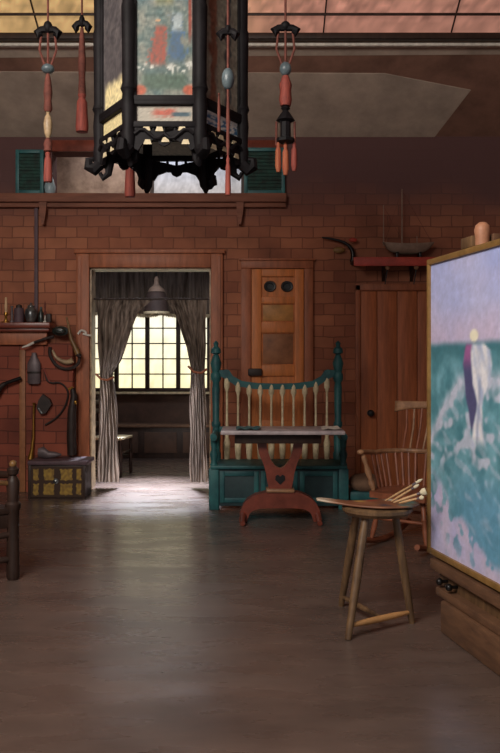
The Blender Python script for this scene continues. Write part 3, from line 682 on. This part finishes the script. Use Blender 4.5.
# ------------------------------------------------------------------ windsor rocker
ang = math.atan2(-.8, -.6)                                            # local +x is the front
t = thing('rocking_chair', 'comb-back windsor rocking chair half hidden behind the easel canvas', 'rocking chair', (1.10, 5.47, 0), ang)
seat = [(.22, -.20), (.235, 0), (.22, .20), (.1, .235), (-.08, .23), (-.2, .16), (-.225, 0), (-.2, -.16), (-.08, -.23), (.1, -.235)]
MB().prism(seat, .335, .375, lambda u, v, d: Vector((u, v, d))).build('seat', 'chair', t, local=True)
bow = smooth([(.20, -.27), (.05, -.275), (-.12, -.25), (-.22, -.15), (-.25, 0), (-.22, .15), (-.12, .25), (.05, .275), (.20, .27)], 6)
ZA = .615
MB().tube([(x, y, ZA + .02 * max(0, x) / .2) for x, y in bow], .017, 8).build('arm_rail', 'chair_l', t, local=True)
for s in (-1, 1):
    MB().ball((.21, s * .27, ZA + .02), .026, (1.3, 1, .7)).build('hand_knob', 'chair_l', t, local=True)
    MB().turned((.16, s * .20, .375), (.19, s * .268, ZA + .01), [(0, .016), (.2, .024), (.3, .014), (.5, .024), (.7, .014), (.8, .02), (1, .012)]).build('arm_post', 'chair_l', t, local=True)
for k in range(17):
    x, y = bow[6 + int(k * (len(bow) - 13) / 16)]
    MB().tube([(x * .82, y * .80, .37), (x, y, ZA)], .0105, 7).build('spindle', 'chair', t, local=True)
for k in range(8):
    y = -.17 + .34 * k / 7
    MB().tube([(-.245 + .6 * y * y, y, ZA), (-.33, y * 1.12, .78), (-.38, y * 1.25, .925)], .0085, 7).build('back_spindle', 'chair_l' if k % 2 else 'chair', t, local=True)
b = MB(); b.grid(24, 4, lambda u, v: Vector((-.39 + .35 * ((u - .5) * .5) ** 2 - .01 * v, (u - .5) * .60, .91 + v * .05 - .03 * (2 * abs(u - .5)) ** 3 * (1 - v))))
cr = b.build('crest_rail', 'chair_l', t, local=True)
md = cr.modifiers.new('thickness', 'SOLIDIFY'); md.thickness = .022
for s in (-1, 1): MB().ball((-.375, s * .27, .935), .03, (.6, 1, 1)).build('crest_scroll', 'chair_l', t, local=True)
for sx in (-1, 1):
    for s in (-1, 1):
        MB().turned((sx * .19 + (.0 if sx > 0 else -.02), s * .2, .05), (sx * .14, s * .15, .34), [(0, .013), (.3, .02), (.5, .015), (.55, .022), (.6, .015), (1, .018)]).build('leg', 'chair', t, local=True)
for s in (-1, 1):
    pts = [(.33 - .72 * k / 14, s * .2, .022 + .42 * (.33 - .72 * k / 14 + .01) ** 2) for k in range(15)]
    MB().tube(pts, .02, 8).build('rocker', 'chair', t, local=True)
for x in (.165, -.175): MB().tube([(x, -.18, .19), (x, .18, .19)], .011, 8).build('stretcher', 'chair', t, local=True)

# ------------------------------------------------------------------ three legged stool, palette, brushes
sc_ = Vector((wx(377, 3.82), 3.82, .565))
t = thing('stool', 'round wooden three-legged stool carrying the palette', 'stool', (sc_.x, sc_.y, 0))
MB().lathe([(.12, -.04), (.15, -.037), (.167, -.02), (.167, -.006), (.158, 0), (0, 0)], sc_, 32).build('seat', 'stool', t)
feet = [P(348, 640, 3.6), P(412, 623, 3.83), P(341, 606, 4.1)]
tops = [sc_ + Vector(v) for v in ((-.065, -.08, -.03), (.085, .0, -.03), (-.085, .07, -.03))]
fts = []
for f_, tp in zip(feet, tops):
    f_ = Vector((f_.x, f_.y, 0)); fts.append((f_, tp))
    MB().turned(f_, tp, [(0, .014), (.1, .017), (.5, .021), (.8, .02), (1, .017)]).build('leg', 'stool', t)
def onleg(i, tt): return fts[i][0].lerp(fts[i][1], tt)
MB().turned(onleg(0, .11) , onleg(1, .10), [(0, .009), (.3, .015), (.7, .015), (1, .009)]).build('stretcher', 'stool_l', t)
MB().turned(onleg(2, .10), onleg(0, .115).lerp(onleg(1, .105), .5) + Vector((0, .004, 0)), [(0, .01), (.5, .014), (1, .01)]).build('stretcher', 'stool', t)
# palette: a long kidney, its tongue reaching left over the seat edge
Zp = sc_.z + .008
po = smooth([(-.27, .02), (-.24, .055), (-.15, .05), (-.06, .06), (.03, .10), (.12, .12), (.2, .08), (.215, 0), (.17, -.08), (.06, -.12), (-.05, -.10), (-.14, -.05), (-.22, -.03), (-.265, -.01)], 4)
def palc(x, y):
    c = mix((150, 96, 66), (112, 70, 50), .5 + nz(x * 14, y * 14))
    c = mix(c, (206, 190, 168), sst(-.15, -.24, x) * .9)
    for (bx_, by_, r, cc) in ((.17, .02, .05, (96, 128, 122)), (.14, -.06, .04, (130, 150, 140)), (.09, .08, .035, (210, 200, 180)), (.0, .05, .03, (150, 60, 44)), (-.06, .03, .025, (190, 150, 80)), (.05, -.07, .035, (70, 60, 70))):
        c = mix(c, cc, sst(r, r * .5, math.hypot(x - bx_, y - by_) + .02 * nz(x * 40, y * 40)))
    return c
Rp = Matrix.Rotation(math.radians(-4), 3, 'Z')
b = MB(); lay = b.bm.verts.layers.float_color.new('Col'); ctr = Vector((-.0, 0, 0)); rings = []
pc = Vector((sc_.x - .02, sc_.y - .01, Zp))
for k in range(9):
    f_ = k / 8; ring = []
    for x, y in po:
        q = Vector((x * f_ if k else 0, y * f_ if k else 0, 0))
        ring.append((q.x, q.y))
    rings.append(ring)
vs = []
for ring in rings[1:]:
    row = []
    for x, y in ring:
        v_ = b.bm.verts.new(pc + Rp @ Vector((x, y, .008 + max(0, -x - .12) * .10))); v_[lay] = (*lin(palc(x, y)), 1); row.append(v_)
    vs.append(row)
cv = b.bm.verts.new(pc + Vector((0, 0, .008))); cv[lay] = (*lin(palc(0, 0)), 1); n = len(po)
for k in range(n - 1): b.bm.faces.new((cv, vs[0][k], vs[0][k + 1]))
b.bm.faces.new((cv, vs[0][n - 1], vs[0][0]))
for a, c2 in zip(vs, vs[1:]):
    for k in range(n): b.bm.faces.new((a[k], c2[k], c2[(k + 1) % n], a[(k + 1) % n]))
pal = b.build('palette', 'pal_art', origin=pc, label='paint smeared wooden palette lying on the stool', category='palette')
md = pal.modifiers.new('thickness', 'SOLIDIFY'); md.thickness = .008; md.offset = -1
def brush(a, e, label, r=.005, wide=1.25):
    a, e = Vector(a), Vector(e)
    t = thing('paintbrush', label, 'brush', a, 0, 'paintbrushes on the palette')
    MB().tube([a, a.lerp(e, .3), a.lerp(e, .72)], [r * .5, r * 1.0, r * .8], 8).build('brush_handle', 'handle', t)
    MB().tube([a.lerp(e, .72), a.lerp(e, .82)], [r * .9, r * 1.05], 8).build('ferrule', 'pewter', t)
    up = Vector((0, 0, 1)); d = (e - a).normalized(); sd = d.cross(up).normalized(); nn = sd.cross(d)
    b = MB(); p0, p1, p2 = a.lerp(e, .82), a.lerp(e, .92), e
    b.grid(12, 8, lambda u, v: p0.lerp(p2, v) + (sd * .55 * math.cos(u * 2 * PI) + nn * math.sin(u * 2 * PI)) * r * (1.0 + (wide - 1) * math.sin(PI * min(1, v * 1.15) / 1.6)) * (1 - .75 * max(0, v - .6) / .4 * (wide < 2)))
    b.build('bristles', 'bristle', t)
pz = Zp + .02
b0 = Vector((pc.x + .055, pc.y - .02, pz))
brush(b0, P(422.5, 479, 3.80), 'thin paintbrush rising most steeply from the palette', .0055)
brush(b0 + Vector((.025, -.02, 0)), P(419, 484.5, 3.74), 'paintbrush lying just below the steepest one on the palette', .006)
brush(b0 + Vector((.03, -.05, 0)), P(426, 491, 3.70), 'broad paintbrush with wide pale bristles in the middle of the bundle', .0065, 2.6)
brush(b0 + Vector((.05, -.075, .002)), P(424, 497, 3.66), 'lowest and flattest paintbrush on the palette rim', .006, 1.8)

# ------------------------------------------------------------------ easel and seascape canvas
d_ = Vector((.2018, -.979, 0)); n_ = Vector((-.979, -.2018, 0)); E0 = Vector((.900, 3.91, 0))
def E(u, v, o=0.0): return E0 + d_ * u + n_ * o + Vector((0, 0, v))
CW, CB, CT = 1.12, .335, 1.735
t = thing('canvas', 'large seascape canvas with a white robed figure on the studio easel', 'painting', E(CW / 2, CB))
def keyed(pts):
    def f(v):
        for (a, va), (b_, vb) in zip(pts, pts[1:]):
            if v >= b_: return va + (vb - va) * (v - a) / (b_ - a)
        return pts[-1][1]
    return f
art_l = keyed([(1.36, .44), (1.32, .43), (1.26, .42), (1.15, .45), (1.07, .475), (.95, .44), (.85, .40)])
art_r = keyed([(1.36, .52), (1.325, .55), (1.30, .59), (1.24, .61), (1.19, .60), (1.11, .545), (1.06, .52), (.95, .54), (.85, .58)])
art_p = keyed([(1.36, .40), (1.31, .375), (1.24, .352), (1.07, .385), (.95, .43), (.85, .44)])
def artc(u, v):
    """u metres from the far edge, v metres above floor"""
    n1 = nz(u * 9, v * 9, 1); n2 = nz(u * 26, v * 26, 2); n3 = nz(u * 3.2, v * 3.2, 5)
    sky_ = mix((196, 198, 236), (176, 186, 236), .5 + n3); sky_ = mix(sky_, (214, 196, 222), sst(1.56, 1.36, v) * .7 + .2 * n1)
    hz = 1.335 + .006 * n1
    sea = mix((84, 142, 156), (128, 184, 200), .45 + .9 * n1 + .3 * n2); sea = mix(sea, (70, 124, 136), sst(1.20, 1.33, v) * .95)
    sea = mix(sea, (112, 170, 204), sst(.85, .62, v) * sst(.1, .45, u) * .8)
    edge = 1.19 - 1.35 * (max(0, .42 - u)) ** 1.7 + .025 * n1                    # crest of the foam round the figure
    foam = (206, 212, 232)
    sea = mix(sea, foam, math.exp(-((v - edge + .02) / .045) ** 2) * (.85 + .4 * n2))
    if v < edge: sea = mix(sea, foam, sst(.05, .35, nz(u * 7 + v * 5, v * 12 - u * 6, 8) + .25 * n2) * .9 * sst(.70, .82, v))
    sea = mix(sea, foam, sst(.12, .4, nz(u * 6 - v * 3, v * 22 + u * 9, 3) + .2 * n2) * .4 * sst(edge + .03, edge - .05, v))
    line = .69 - .46 * u + .07 * nz(u * 6, v * 2, 4) + .04 * n1
    spots = sst(.08, .22, nz(u * 15, v * 13, 12) + .3 * nz(u * 30, v * 30, 14))
    surf = sst(.06, -.03, v - line) * (1 - .85 * spots * sst(-.30, -.02, v - line))
    sea = mix(sea, mix((196, 194, 234), (214, 204, 232), .5 + n1), surf)
    c = mix(sky_, sea, sst(hz + .02, hz - .02, v))
    # robed figure
    if .86 < v < 1.34:
        l_ = art_l(v) + .012 * n1 + .008 * n2; r_ = art_r(v) + .012 * n1; p_ = art_p(v) + .012 * n1
        fade = sst(.86, .93, v) * sst(1.34, 1.315, v)
        c = mix(c, mix((168, 104, 160), (88, 88, 130), sst(1.29, 1.2, v)), sst(p_ - .012, p_ + .012, u) * sst(l_ + .02, l_ - .01, u) * fade * sst(.9, .97, v))
        c = mix(c, mix((244, 244, 250), (184, 196, 224), .42 + 1.2 * nz(u * 26 + v * 9, v * 8, 6) + .4 * n2), sst(l_ - .012, l_ + .012, u) * sst(r_ + .014, r_ - .014, u) * fade)
        fold = art_l(v) + .45 * (art_r(v) - art_l(v)); c = mix(c, (150, 162, 196), .6 * sst(.022, .0, abs(u - fold - .01 * n1)) * sst(1.22, 1.15, v) * fade)
    hd = math.hypot((u - .452) / .040, (v - 1.365) / .028)
    c = mix(c, (252, 246, 220), sst(1.2, .75, hd))
    k = 1 + .06 * n2 + .05 * nz(u * 70, v * 70)
    return tuple(max(0, min(255, q * k)) for q in c)
MB().grid(150, 190, lambda u, v: E(u * CW, CB + v * (CT - CB), .022), lambda u, v: artc(u * CW, CB + v * (CT - CB))).build('painted_surface', 'art', t, flat=True)
fr = MB()
for a, e in (((0, CB), (0, CT)), ((CW, CB), (CW, CT))): fr.bar(E(*a, .01), E(*e, .01), .024, .05, up=n_)
for a, e in (((-.012, CB), (CW + .012, CB)), ((-.012, CT), (CW + .012, CT))): fr.bar(E(*a, .01), E(*e, .01), .05, .028)
fr.build('edge_frame', 'gilt', t)
MB().prism([(0, CB), (CW, CB), (CW, CT), (0, CT)], -.012, .018, lambda u, v, d: E(u, v, d)).build('backing', 'tan', t)
t = thing('easel', 'heavy oak studio easel holding the seascape canvas', 'easel', E(.56, 0))
for u in (.485, .66): MB().bar(E(u, .08, -.06), E(u, 1.80 if u < .5 else 1.95, -.06), .06, .05, up=n_).build('mast', 'easel', t)
MB().lathe([(.03, 0), (.03, .03), (.035, .065), (.03, .085), (.016, .098), (0, .10)], E(.485, CT + .016, .0), 20).build('clamp_knob', 'easel_p', t)
MB().bar(E(.34, CT + .04, .0), E(.445, CT + .04, .0), .06, .05, bev=.006).build('clamp_block', 'stool', t)
MB().bar(E(.05, CB - .052, .0), E(CW, CB - .052, .0), .09, .05, bev=.006).build('canvas_tray', 'easel', t)
MB().bar(E(.07, CB - .115, -.02), E(CW, CB - .115, -.02), .05, .07, bev=.006).build('rail', 'stool', t)
MB().bar(E(.12, .172, .0), E(CW, .172, .0), .10, .04, bev=.008).build('crossbar', 'easel', t)
MB().bar(E(.20, .075, .03), E(CW, .075, .03), .07, .15, bev=.014).build('base_beam', 'easel', t)
for u in (.3, .95): MB().bar(E(u, .035, .0), E(u, .035, -.55), .07, .065).build('foot_beam', 'easel', t)
for u in (.3, .95): MB().bar(E(u, .06, -.5), E(.485 if u < .5 else .66, 1.0, -.07), .04, .04, up=d_).build('brace', 'easel', t)
for u in (.16, .26):
    p0 = E(u, .222, .004)
    k_ = MB(); k_.tube([p0, p0 + n_ * .035], .008, 8); k_.ball(p0 + n_ * .042, .017); k_.build('crank_knob', 'black', t)

# ------------------------------------------------------------------ armchair at the left edge
ax, ay = 0.0, 0.0
t = thing('armchair', 'dark turned-post armchair cut off by the picture edge', 'armchair', (wx(13, 4.6), 4.6, 0), math.radians(40))
pa = [(0, .03), (.03, .038), (.1, .036), (.45, .034), (.6, .036), (.62, .044), (.66, .044), (.68, .032), (.85, .038), (.88, .03), (.905, .018), (.92, .03), (.96, .034), (.985, .02), (1, .006)]
for x, y, h in ((ax, ay, .66), (ax - .56, ay, .66), (ax - .05, ay + .5, 1.15), (ax - .51, ay + .5, 1.15)):
    po_ = MB().turned((x, y, 0), (x, y, h), pa, 16).build('post', 'dark_wood', t, local=True)
    MB().ball((x, y, h + .004), .022).build('knob', 'horn', po_, local=True)
MB().box((ax - .55, ay - .02, .38), (ax - .01, ay + .5, .42), .01).build('seat', 'dark_wood', t, local=True)
b = MB().ball((ax - .28, ay + .23, .45), 1, (.24, .23, .05), 18); b.build('cushion', 'pink', t, local=True)
for z in (.12, .26): MB().tube([(ax, ay, z), (ax - .56, ay, z)], .018, 10).build('stretcher', 'dark_wood', t, local=True)
MB().box((ax - .53, ay - .012, .30), (ax - .03, ay + .012, .38), .004).build('front_rail', 'dark_wood', t, local=True)
for x in (ax, ax - .56): MB().tube([(x, ay - .0, .60), (x - .03 * (1 if x == ax else -1), ay + .25, .58), (x - .05 * (1 if x == ax else -1), ay + .5, .62)], [.02, .024, .02], 10).build('arm', 'dark_wood', t, local=True)
MB().tube([(ax - .56, ay, .53), (ax - .3, ay, .60), (ax, ay, .55)], .014, 8).build('front_rope', 'horn', t, local=True)
for z in (.6, .8, 1.0): MB().box((ax - .5, ay + .49, z - .04), (ax - .06, ay + .51, z + .04), .005).build('back_slat', 'dark_wood', t, local=True)

# ------------------------------------------------------------------ palace lantern
LC = Vector((wx(171, 4.0), 4.0, 0)); RL = .355
hexa = [Vector((math.cos(a), math.sin(a), 0)) for a in (PI * k / 3 for k in range(6))]
for h in hexa:
    if abs(h.x) < .9: h.x *= .93
def H(k, r=RL, z=0.0): return LC + hexa[k % 6] * r + Vector((0, 0, z))
t = thing('palace_lantern', 'big black hexagonal hanging lantern with painted figure panes', 'lantern', LC + Vector((0, 0, 2.05)))
zA, zB, zC, zD, zE, zF = 2.26, 2.345, 2.445, 2.475, 3.12, 3.17
for k in range(6):
    a = H(k)
    po_ = MB(); po_.turned(a + Vector((0, 0, 2.24)), a + Vector((0, 0, zF)), [(0, .028), (.06, .034), (.1, .029), (.2, .034), (.27, .029), (.29, .038), (.32, .030), (.5, .031), (.7, .034), (.72, .029), (1, .032)], 10)
    po_.build('post', 'ebony', t)
    o = hexa[k].normalized()
    f_ = MB(); f_.tube([a + Vector((0, 0, 2.24)), a + o * .03 + Vector((0, 0, 2.21)), a + o * .055 + Vector((0, 0, 2.225)), a + o * .055 + Vector((0, 0, 2.26)), a + o * .03 + Vector((0, 0, 2.265))], [.03, .032, .028, .02, .012], 8)
    f_.build('corner_scroll', 'ebony', t)
    g_ = MB(); c0 = H(k, RL * .86)
    g_.tube([c0 + Vector((0, 0, 2.33)), c0 + Vector((0, 0, 2.25)), c0 + o * .008 + Vector((0, 0, 2.19)), c0 + o * .035 + Vector((0, 0, 2.17)), c0 + o * .05 + Vector((0, 0, 2.195))], [.022, .024, .018, .016, .01], 8)
    g_.build('foot', 'ebony', t)
def face_pt(k):
    a, b_ = H(k), H(k + 1)
    ins = (b_ - a).normalized() * .028; a, b_ = a + ins, b_ - ins
    nrm = ((a + b_) / 2 - LC); nrm.z = 0; nrm.normalize()
    return lambda u, z, o=0.0: a.lerp(b_, u) + nrm * o + Vector((0, 0, z))
def figc(seed, k):
    def f(u, v):
        n1 = nz(u * 6 + seed, v * 14, 1); n2 = nz(u * 20 + seed, v * 40, 3)
        if k == 4:
            c = mix((76, 96, 94), (120, 122, 112), .5 + n1 + .4 * n2)
            wr = .12 + .05 * sst(.52, .28, v) + .09 * n2 + .03 * n1; wb = .10 + .06 * sst(.58, .30, v) + .10 * n2
            c = mix(c, (138, 66, 52), sst(wr, wr - .06, abs(u - .38 - .06 * sst(.3, .5, v))) * sst(.20, .27, v) * sst(.53, .49, v) * (.85 + .5 * n2))       # red robe
            c = mix(c, (196, 150, 110), sst(.05, .02, math.hypot(u - .39, (v - .55) * 3.3)))
            c = mix(c, (58, 84, 112), sst(wb, wb - .06, abs(u - .70 + .05 * n1)) * sst(.22, .3, v) * sst(.62, .55, v) * (.8 + .6 * n2))       # blue robe
            c = mix(c, (146, 156, 158), sst(.10, .06, abs(u - .72 + .06 * n2)) * sst(.45, .5, v) * sst(.62, .58, v))
            c = mix(c, (180, 180, 172), sst(.035, .01, abs(v - .20 - .05 * n1)) * sst(.0, .3, n2 + n1))
            c = mix(c, (66, 86, 72), sst(.08, .03, abs(v - .11)) * sst(.45, .3, abs(u - .5)) * .9)
            for cu in (.08, .92): c = mix(c, (168, 84, 58), sst(.14, .08, math.hypot(u - cu, (v - .05) * 3)))
            c = mix(c, (150, 134, 70), sst(.62, .75, v) * sst(.2, .1, abs(u - .5)) * .7)
            c = mix(c, (70, 92, 110), sst(.62, .8, v) * sst(.12, .25, abs(u - .5)) * .7)
            c = mix(c, (128, 60, 46), sst(.035, .015, abs(u - .93)) * sst(.35, .5, v))
        elif k == 5:
            c = mix((150, 146, 130), (120, 110, 98), .5 + n1); c = mix(c, (120, 62, 44), sst(.12, .05, abs(u - .3 + .1 * n1)) * .7)
            c = mix(c, (60, 64, 66), sst(.1, .05, abs(u - .72 + .1 * n1)) * .9)
        else:
            c = mix((98, 92, 92), (78, 74, 76), .5 + n1)
            if k == 3: c = mix(c, (226, 210, 160), sst(.24, .16, v + .03 * n1) * sst(.04, .12, u))  # lit paper at the foot of the left pane painted in as cream
        return tuple(max(0, q * (1 + .25 * n2)) for q in c)
    return f
def lowc(k):
    def f(u, v):
        n1 = nz(u * 9 + k, v * 6, 1); n2 = nz(u * 30 + k, v * 16, 3)
        c = (188, 178, 160) if k != 3 else (222, 206, 156)  # left lower pane: lit paper put into its yellower cream
        if k == 4: c = mix((164, 156, 142), (170, 66, 48), sst(.28, .1, abs(u - .5)) * sst(.35, .1, abs(v - .6 + .3 * n1)) * .8); c = mix(c, (58, 80, 90), sst(.2, .1, abs(u - .78)) * sst(.18, .08, abs(v - .5)))
        if k == 5: c = mix((206, 202, 194), (50, 92, 128), sst(.0, .3, n1 + .1) * sst(.5, .2, abs(v - .45)))
        return tuple(max(0, q * (1 + .25 * n2)) for q in c)
    return f
for k in range(6):
    fp = face_pt(k)
    MB().grid(36, 80, lambda u, v: fp(u, zD + v * (zE - zD), -.006), figc(k * 3.7, k)).build('painted_pane', 'lantern_art', t, flat=True)
    MB().grid(30, 12, lambda u, v: fp(u, zB + .012 + v * (zC - zB - .024), -.006), lowc(k)).build('lower_pane', 'lantern_art', t, flat=True)
    r_ = MB()
    for z, h in ((zD - .012, .032), (zC + .0, .02), (zB, .028), (zF - .03, .05)): r_.bar(fp(-.04, z), fp(1.04, z), .03, h)
    for u in (.0, 1.0): r_.bar(fp(u, zB), fp(u, zE), .016, .016, up=(1, 0.3, 0))
    r_.build('rail', 'ebony', t)
    ap = MB()
    out = [(-.01, 2.335), (-.01, 2.235), (.06, 2.225), (.13, 2.255), (.3, 2.272), (.5, 2.275), (.7, 2.272), (.87, 2.255), (.94, 2.225), (1.01, 2.235), (1.01, 2.335), (.75, 2.322), (.5, 2.305), (.25, 2.322)]
    ap.prism(out, -.009, .009, lambda u, z, d: fp(u, z, d))
    for u0, u1 in ((.0, .5), (.5, 1.0)):
        ap.tube([fp(u0 + (u1 - u0) * q, 2.30 + .022 * math.sin(PI * 2 * q + (0 if u0 == 0 else PI)), .014) for q in (0, .17, .33, .5, .67, .83, 1)], .009, 7)
    for u in (.32, .5, .68): ap.tube([fp(u, 2.30), fp(u, zB)], .008, 6)
    ap.prism([(.36, 2.28), (.42, 2.255), (.5, 2.245), (.58, 2.255), (.64, 2.28)], -.007, .007, lambda u, z, d: fp(u, z, d))
    apo = ap.build('fretwork_apron', 'ebony', t)
    if k in (3, 4, 5):
        for u, z in ((.2, 2.325), (.42, 2.322), (.8, 2.325), (.22, 2.262), (.52, 2.272), (.86, 2.262)):
            MB().prism([(u - .07, z - .010), (u + .07, z - .010), (u + .045, z + .012), (u - .04, z + .012)], .010, .014, lambda a_, z_, d: fp(a_, z_, d)).build('ivory_inlay', 'cream', apo)
# canopy above the picture's upper edge
cn = MB(); cn.lathe([(.37, zF - .01), (.39, zF + .03), (.36, zF + .06), (.22, zF + .12), (.16, zF + .3), (.05, zF + .36), (.0, zF + .37)], (LC.x, LC.y, 0), 6)
cn.build('canopy', 'ebony', t)
MB().tube([(LC.x, LC.y, zF + .36), (LC.x, LC.y, zs(6.3) + .0)], .012, 8).build('chain', 'black', t)
def armto(q):
    q = Vector(q); m_ = LC.lerp(Vector((q.x, q.y, 0)), .6); 
    MB().tube([(LC.x, LC.y, zF + .2), (m_.x, m_.y, zF + .25), (q.x, q.y, zF + .18), (q.x, q.y, zF + .102)], [.022, .02, .016, .012], 8).build('dragon_arm', 'ebony', t)
def at(px, Y): return (wx(px, Y), Y)
# tassels that belong to the lantern
def strand(par, px, Y, segs, ztop):
    x, y = at(px, Y)
    MB().tube([(x, y, ztop), (x, y, wz(segs[-1][1], Y))], .006, 6).build('cord', 'cord', par)
    for kind, p0, p1, wd in segs:
        z0, z1 = wz(p1, Y), wz(p0, Y); h = z1 - z0; r = wd / 2 / F * Y
        b = MB()
        if kind == 'tassel':
            b.lathe([(r * .9, 0), (r, h * .1), (r * .8, h * .7), (r * .5, h * .8), (r * .65, h * .88), (r * .2, h), (0, h)], (x, y, z0), 14); b.build('tassel', 'tassel', par)
        elif kind == 'tassel_o':
            b.lathe([(r * .6, 0), (r, h * .2), (r * .9, h * .7), (r * .5, h * .8), (r * .65, h * .88), (r * .2, h), (0, h)], (x, y, z0), 14); b.build('tassel', 'tassel_o', par)
        elif kind == 'bead':
            b.ball((x, y, (z0 + z1) / 2), 1, (r, r, h / 2)); b.build('bead', 'bead', par)
        elif kind == 'band':
            b.lathe([(r * .7, 0), (r, h * .08), (r * .8, h * .3), (r, h * .5), (r * .75, h * .8), (r * .4, h)], (x, y, z0), 12); b.build('silk_band', 'cord', par)
        elif kind == 'red':
            b.lathe([(r * .8, 0), (r, h * .2), (r * .85, h * .5), (r, h * .7), (r * .5, h)], (x, y, z0), 12); b.build('silk_band', 'tassel', par)
        elif kind == 'cords':
            for s in (-1, 0, 1): b.tube([(x + s * r * .8, y, z1), (x + s * r, y, (z0 + z1) / 2), (x + s * r * .35, y, z0)], .0065, 6)
            b.build('cord_loop', 'cord', par)
        elif kind == 'hanger':
            b.ball((x, y, z0 + h * .62), 1, (r * .42, .025, h * .45))
            for s in (-1, 1): b.tube([(x, y, z0 + h * .5), (x + s * r * .6, y, z0 + h * .45), (x + s * r * .95, y, z0 + h * .2), (x + s * r * .8, y, z0), (x + s * r * .55, y, z0 + h * .15)], [.02, .018, .022, .02, .01], 8)
            b.build('hanger', 'ebony', par)
        elif kind == 'pagoda':
            b.lathe([(r, 0), (r, h * .08), (r * .55, h * .12), (r * .55, h * .5), (r, h * .55), (r * .55, h * .72), (r * .3, h * .8), (r * .5, h * .86), (r * .1, h)], (x, y, z0), 8); b.build('pagoda_ornament', 'ebony', par)
            for s in (-1, 1): MB().tube([(x + s * r * .95, y, z0 + h * .52), (x + s * r * .98, y, z0 - h * .1)], .006, 6).build('side_cord', 'cord', par)
        elif kind == 'basket':
            b.lathe([(r * .4, 0), (r * .8, h * .15), (r, h * .5), (r * .7, h * .75), (r * .35, h * .85), (r * .5, h * .92), (r * .2, h)], (x, y, z0), 12); b.build('carved_bead', 'horn_pale', par)
strand(t, 228, 3.55, [('hanger', 26, 37, 16), ('bead', 68, 90, 13), ('band', 92, 150, 4), ('tassel', 155, 195, 6)], zF + .12); armto((*at(228, 3.55), 0))
strand(t, 219, 3.56, [('band', 95, 132, 3.5)], zC + .0)
strand(t, 130, 4.5, [('bead', 146, 154, 8), ('tassel', 154, 197, 11)], 3.0)
# free hanging pendants around it, each on its own cord
def pendant(px, Y, segs, label):
    x, y = at(px, Y)
    q = thing('hanging_tassel', label, 'tassel', (x, y, wz(segs[-1][2], Y)), 0, 'tasselled pendants hanging around the lantern')
    strand(q, px, Y, segs, zF + .1); armto((x, y, 0)); return q
pendant(48, 4.05, [('hanger', 22, 36, 22), ('cords', 34, 66, 17), ('bead', 64, 74, 13), ('band', 74, 112, 9), ('basket', 110, 138, 9), ('band', 138, 152, 9), ('tassel', 150, 182, 9)], 'long bead pendant with red tassel hanging before the mantel end of the loft')
pendant(82, 4.45, [('hanger', 16, 30, 14), ('band', 28, 100, 8), ('tassel', 90, 132, 13)], 'plain dull red silk tassel hanging close beside the black lantern')
q = pendant(285.5, 4.05, [('hanger', 22, 33, 24), ('cords', 32, 66, 18), ('bead', 62, 76, 12), ('red', 76, 106, 13), ('pagoda', 103, 142, 19), ('tassel_o', 142, 175, 6.5)], 'pendant with dark pagoda ornament and three orange red tassels')
for px, pyb in ((278.2, 172), (294.2, 171)):
    x, y = at(px, 4.05); z0, z1 = wz(pyb, 4.05), wz(141, 4.05); h = z1 - z0; r = .016
    MB().lathe([(r * .6, 0), (r, h * .2), (r * .9, h * .7), (r * .5, h * .8), (r * .65, h * .88), (r * .2, h), (0, h)], (x, y, z0), 14).build('tassel', 'tassel_o' if px < 280 else 'tassel', q)

# ------------------------------------------------------------------ light, world, camera
def area(name, loc, target, size, power, col=(1, 1, 1), size_y=None, spread=PI):
    l = bpy.data.lights.new(name, 'AREA'); l.energy = power; l.color = col; l.size = size; l.spread = spread
    if size_y: l.shape = 'RECTANGLE'; l.size_y = size_y
    o = bpy.data.objects.new(name, l); C.objects.link(o); o.location = loc
    o.rotation_euler = (Vector(target) - Vector(loc)).to_track_quat('-Z', 'Y').to_euler(); return o
area('studio_skylight', (-1.8, 1.0, 3.95), (0.5, 6.0, 0.8), 2.2, 280, (1.0, .94, .86), 2.2)
area('alcove_patch_lamp', (-1.1, 9.3, 2.55), (-.98, 7.75, 0), .4, 54, (.80, .86, 1.0), .3, math.radians(38))  # added lamp under the alcove ceiling, throws the pale patch on the floor
area('alcove_fill', (-1.1, 9.0, 2.57), (-1.1, 9.3, 0), 1.2, 17, (.86, .90, 1.0), .7)
area('loft_daylight', (-1.0, 8.45, 3.6), (-1.0, 8.55, 2.9), 1.6, 8, (.97, .96, 1.0), .3)
w = bpy.data.worlds.new('dim studio air'); scene.world = w; w.use_nodes = True
bg = w.node_tree.nodes['Background']; bg.inputs[0].default_value = (.95, .93, .95, 1); bg.inputs[1].default_value = 0.42
cd = bpy.data.cameras.new('camera'); co = bpy.data.objects.new('camera', cd); C.objects.link(co)
co.location = (0, 0, EYE); co.rotation_euler = (PI / 2, 0, 0)
cd.sensor_fit = 'VERTICAL'; cd.sensor_height = 24; cd.lens = 24 * F / 753
cd.shift_y = -(753 / 2 - HY) / 753; cd.clip_start = .05
scene.camera = co
scene.view_settings.view_transform = 'Standard'; scene.view_settings.look = 'None'
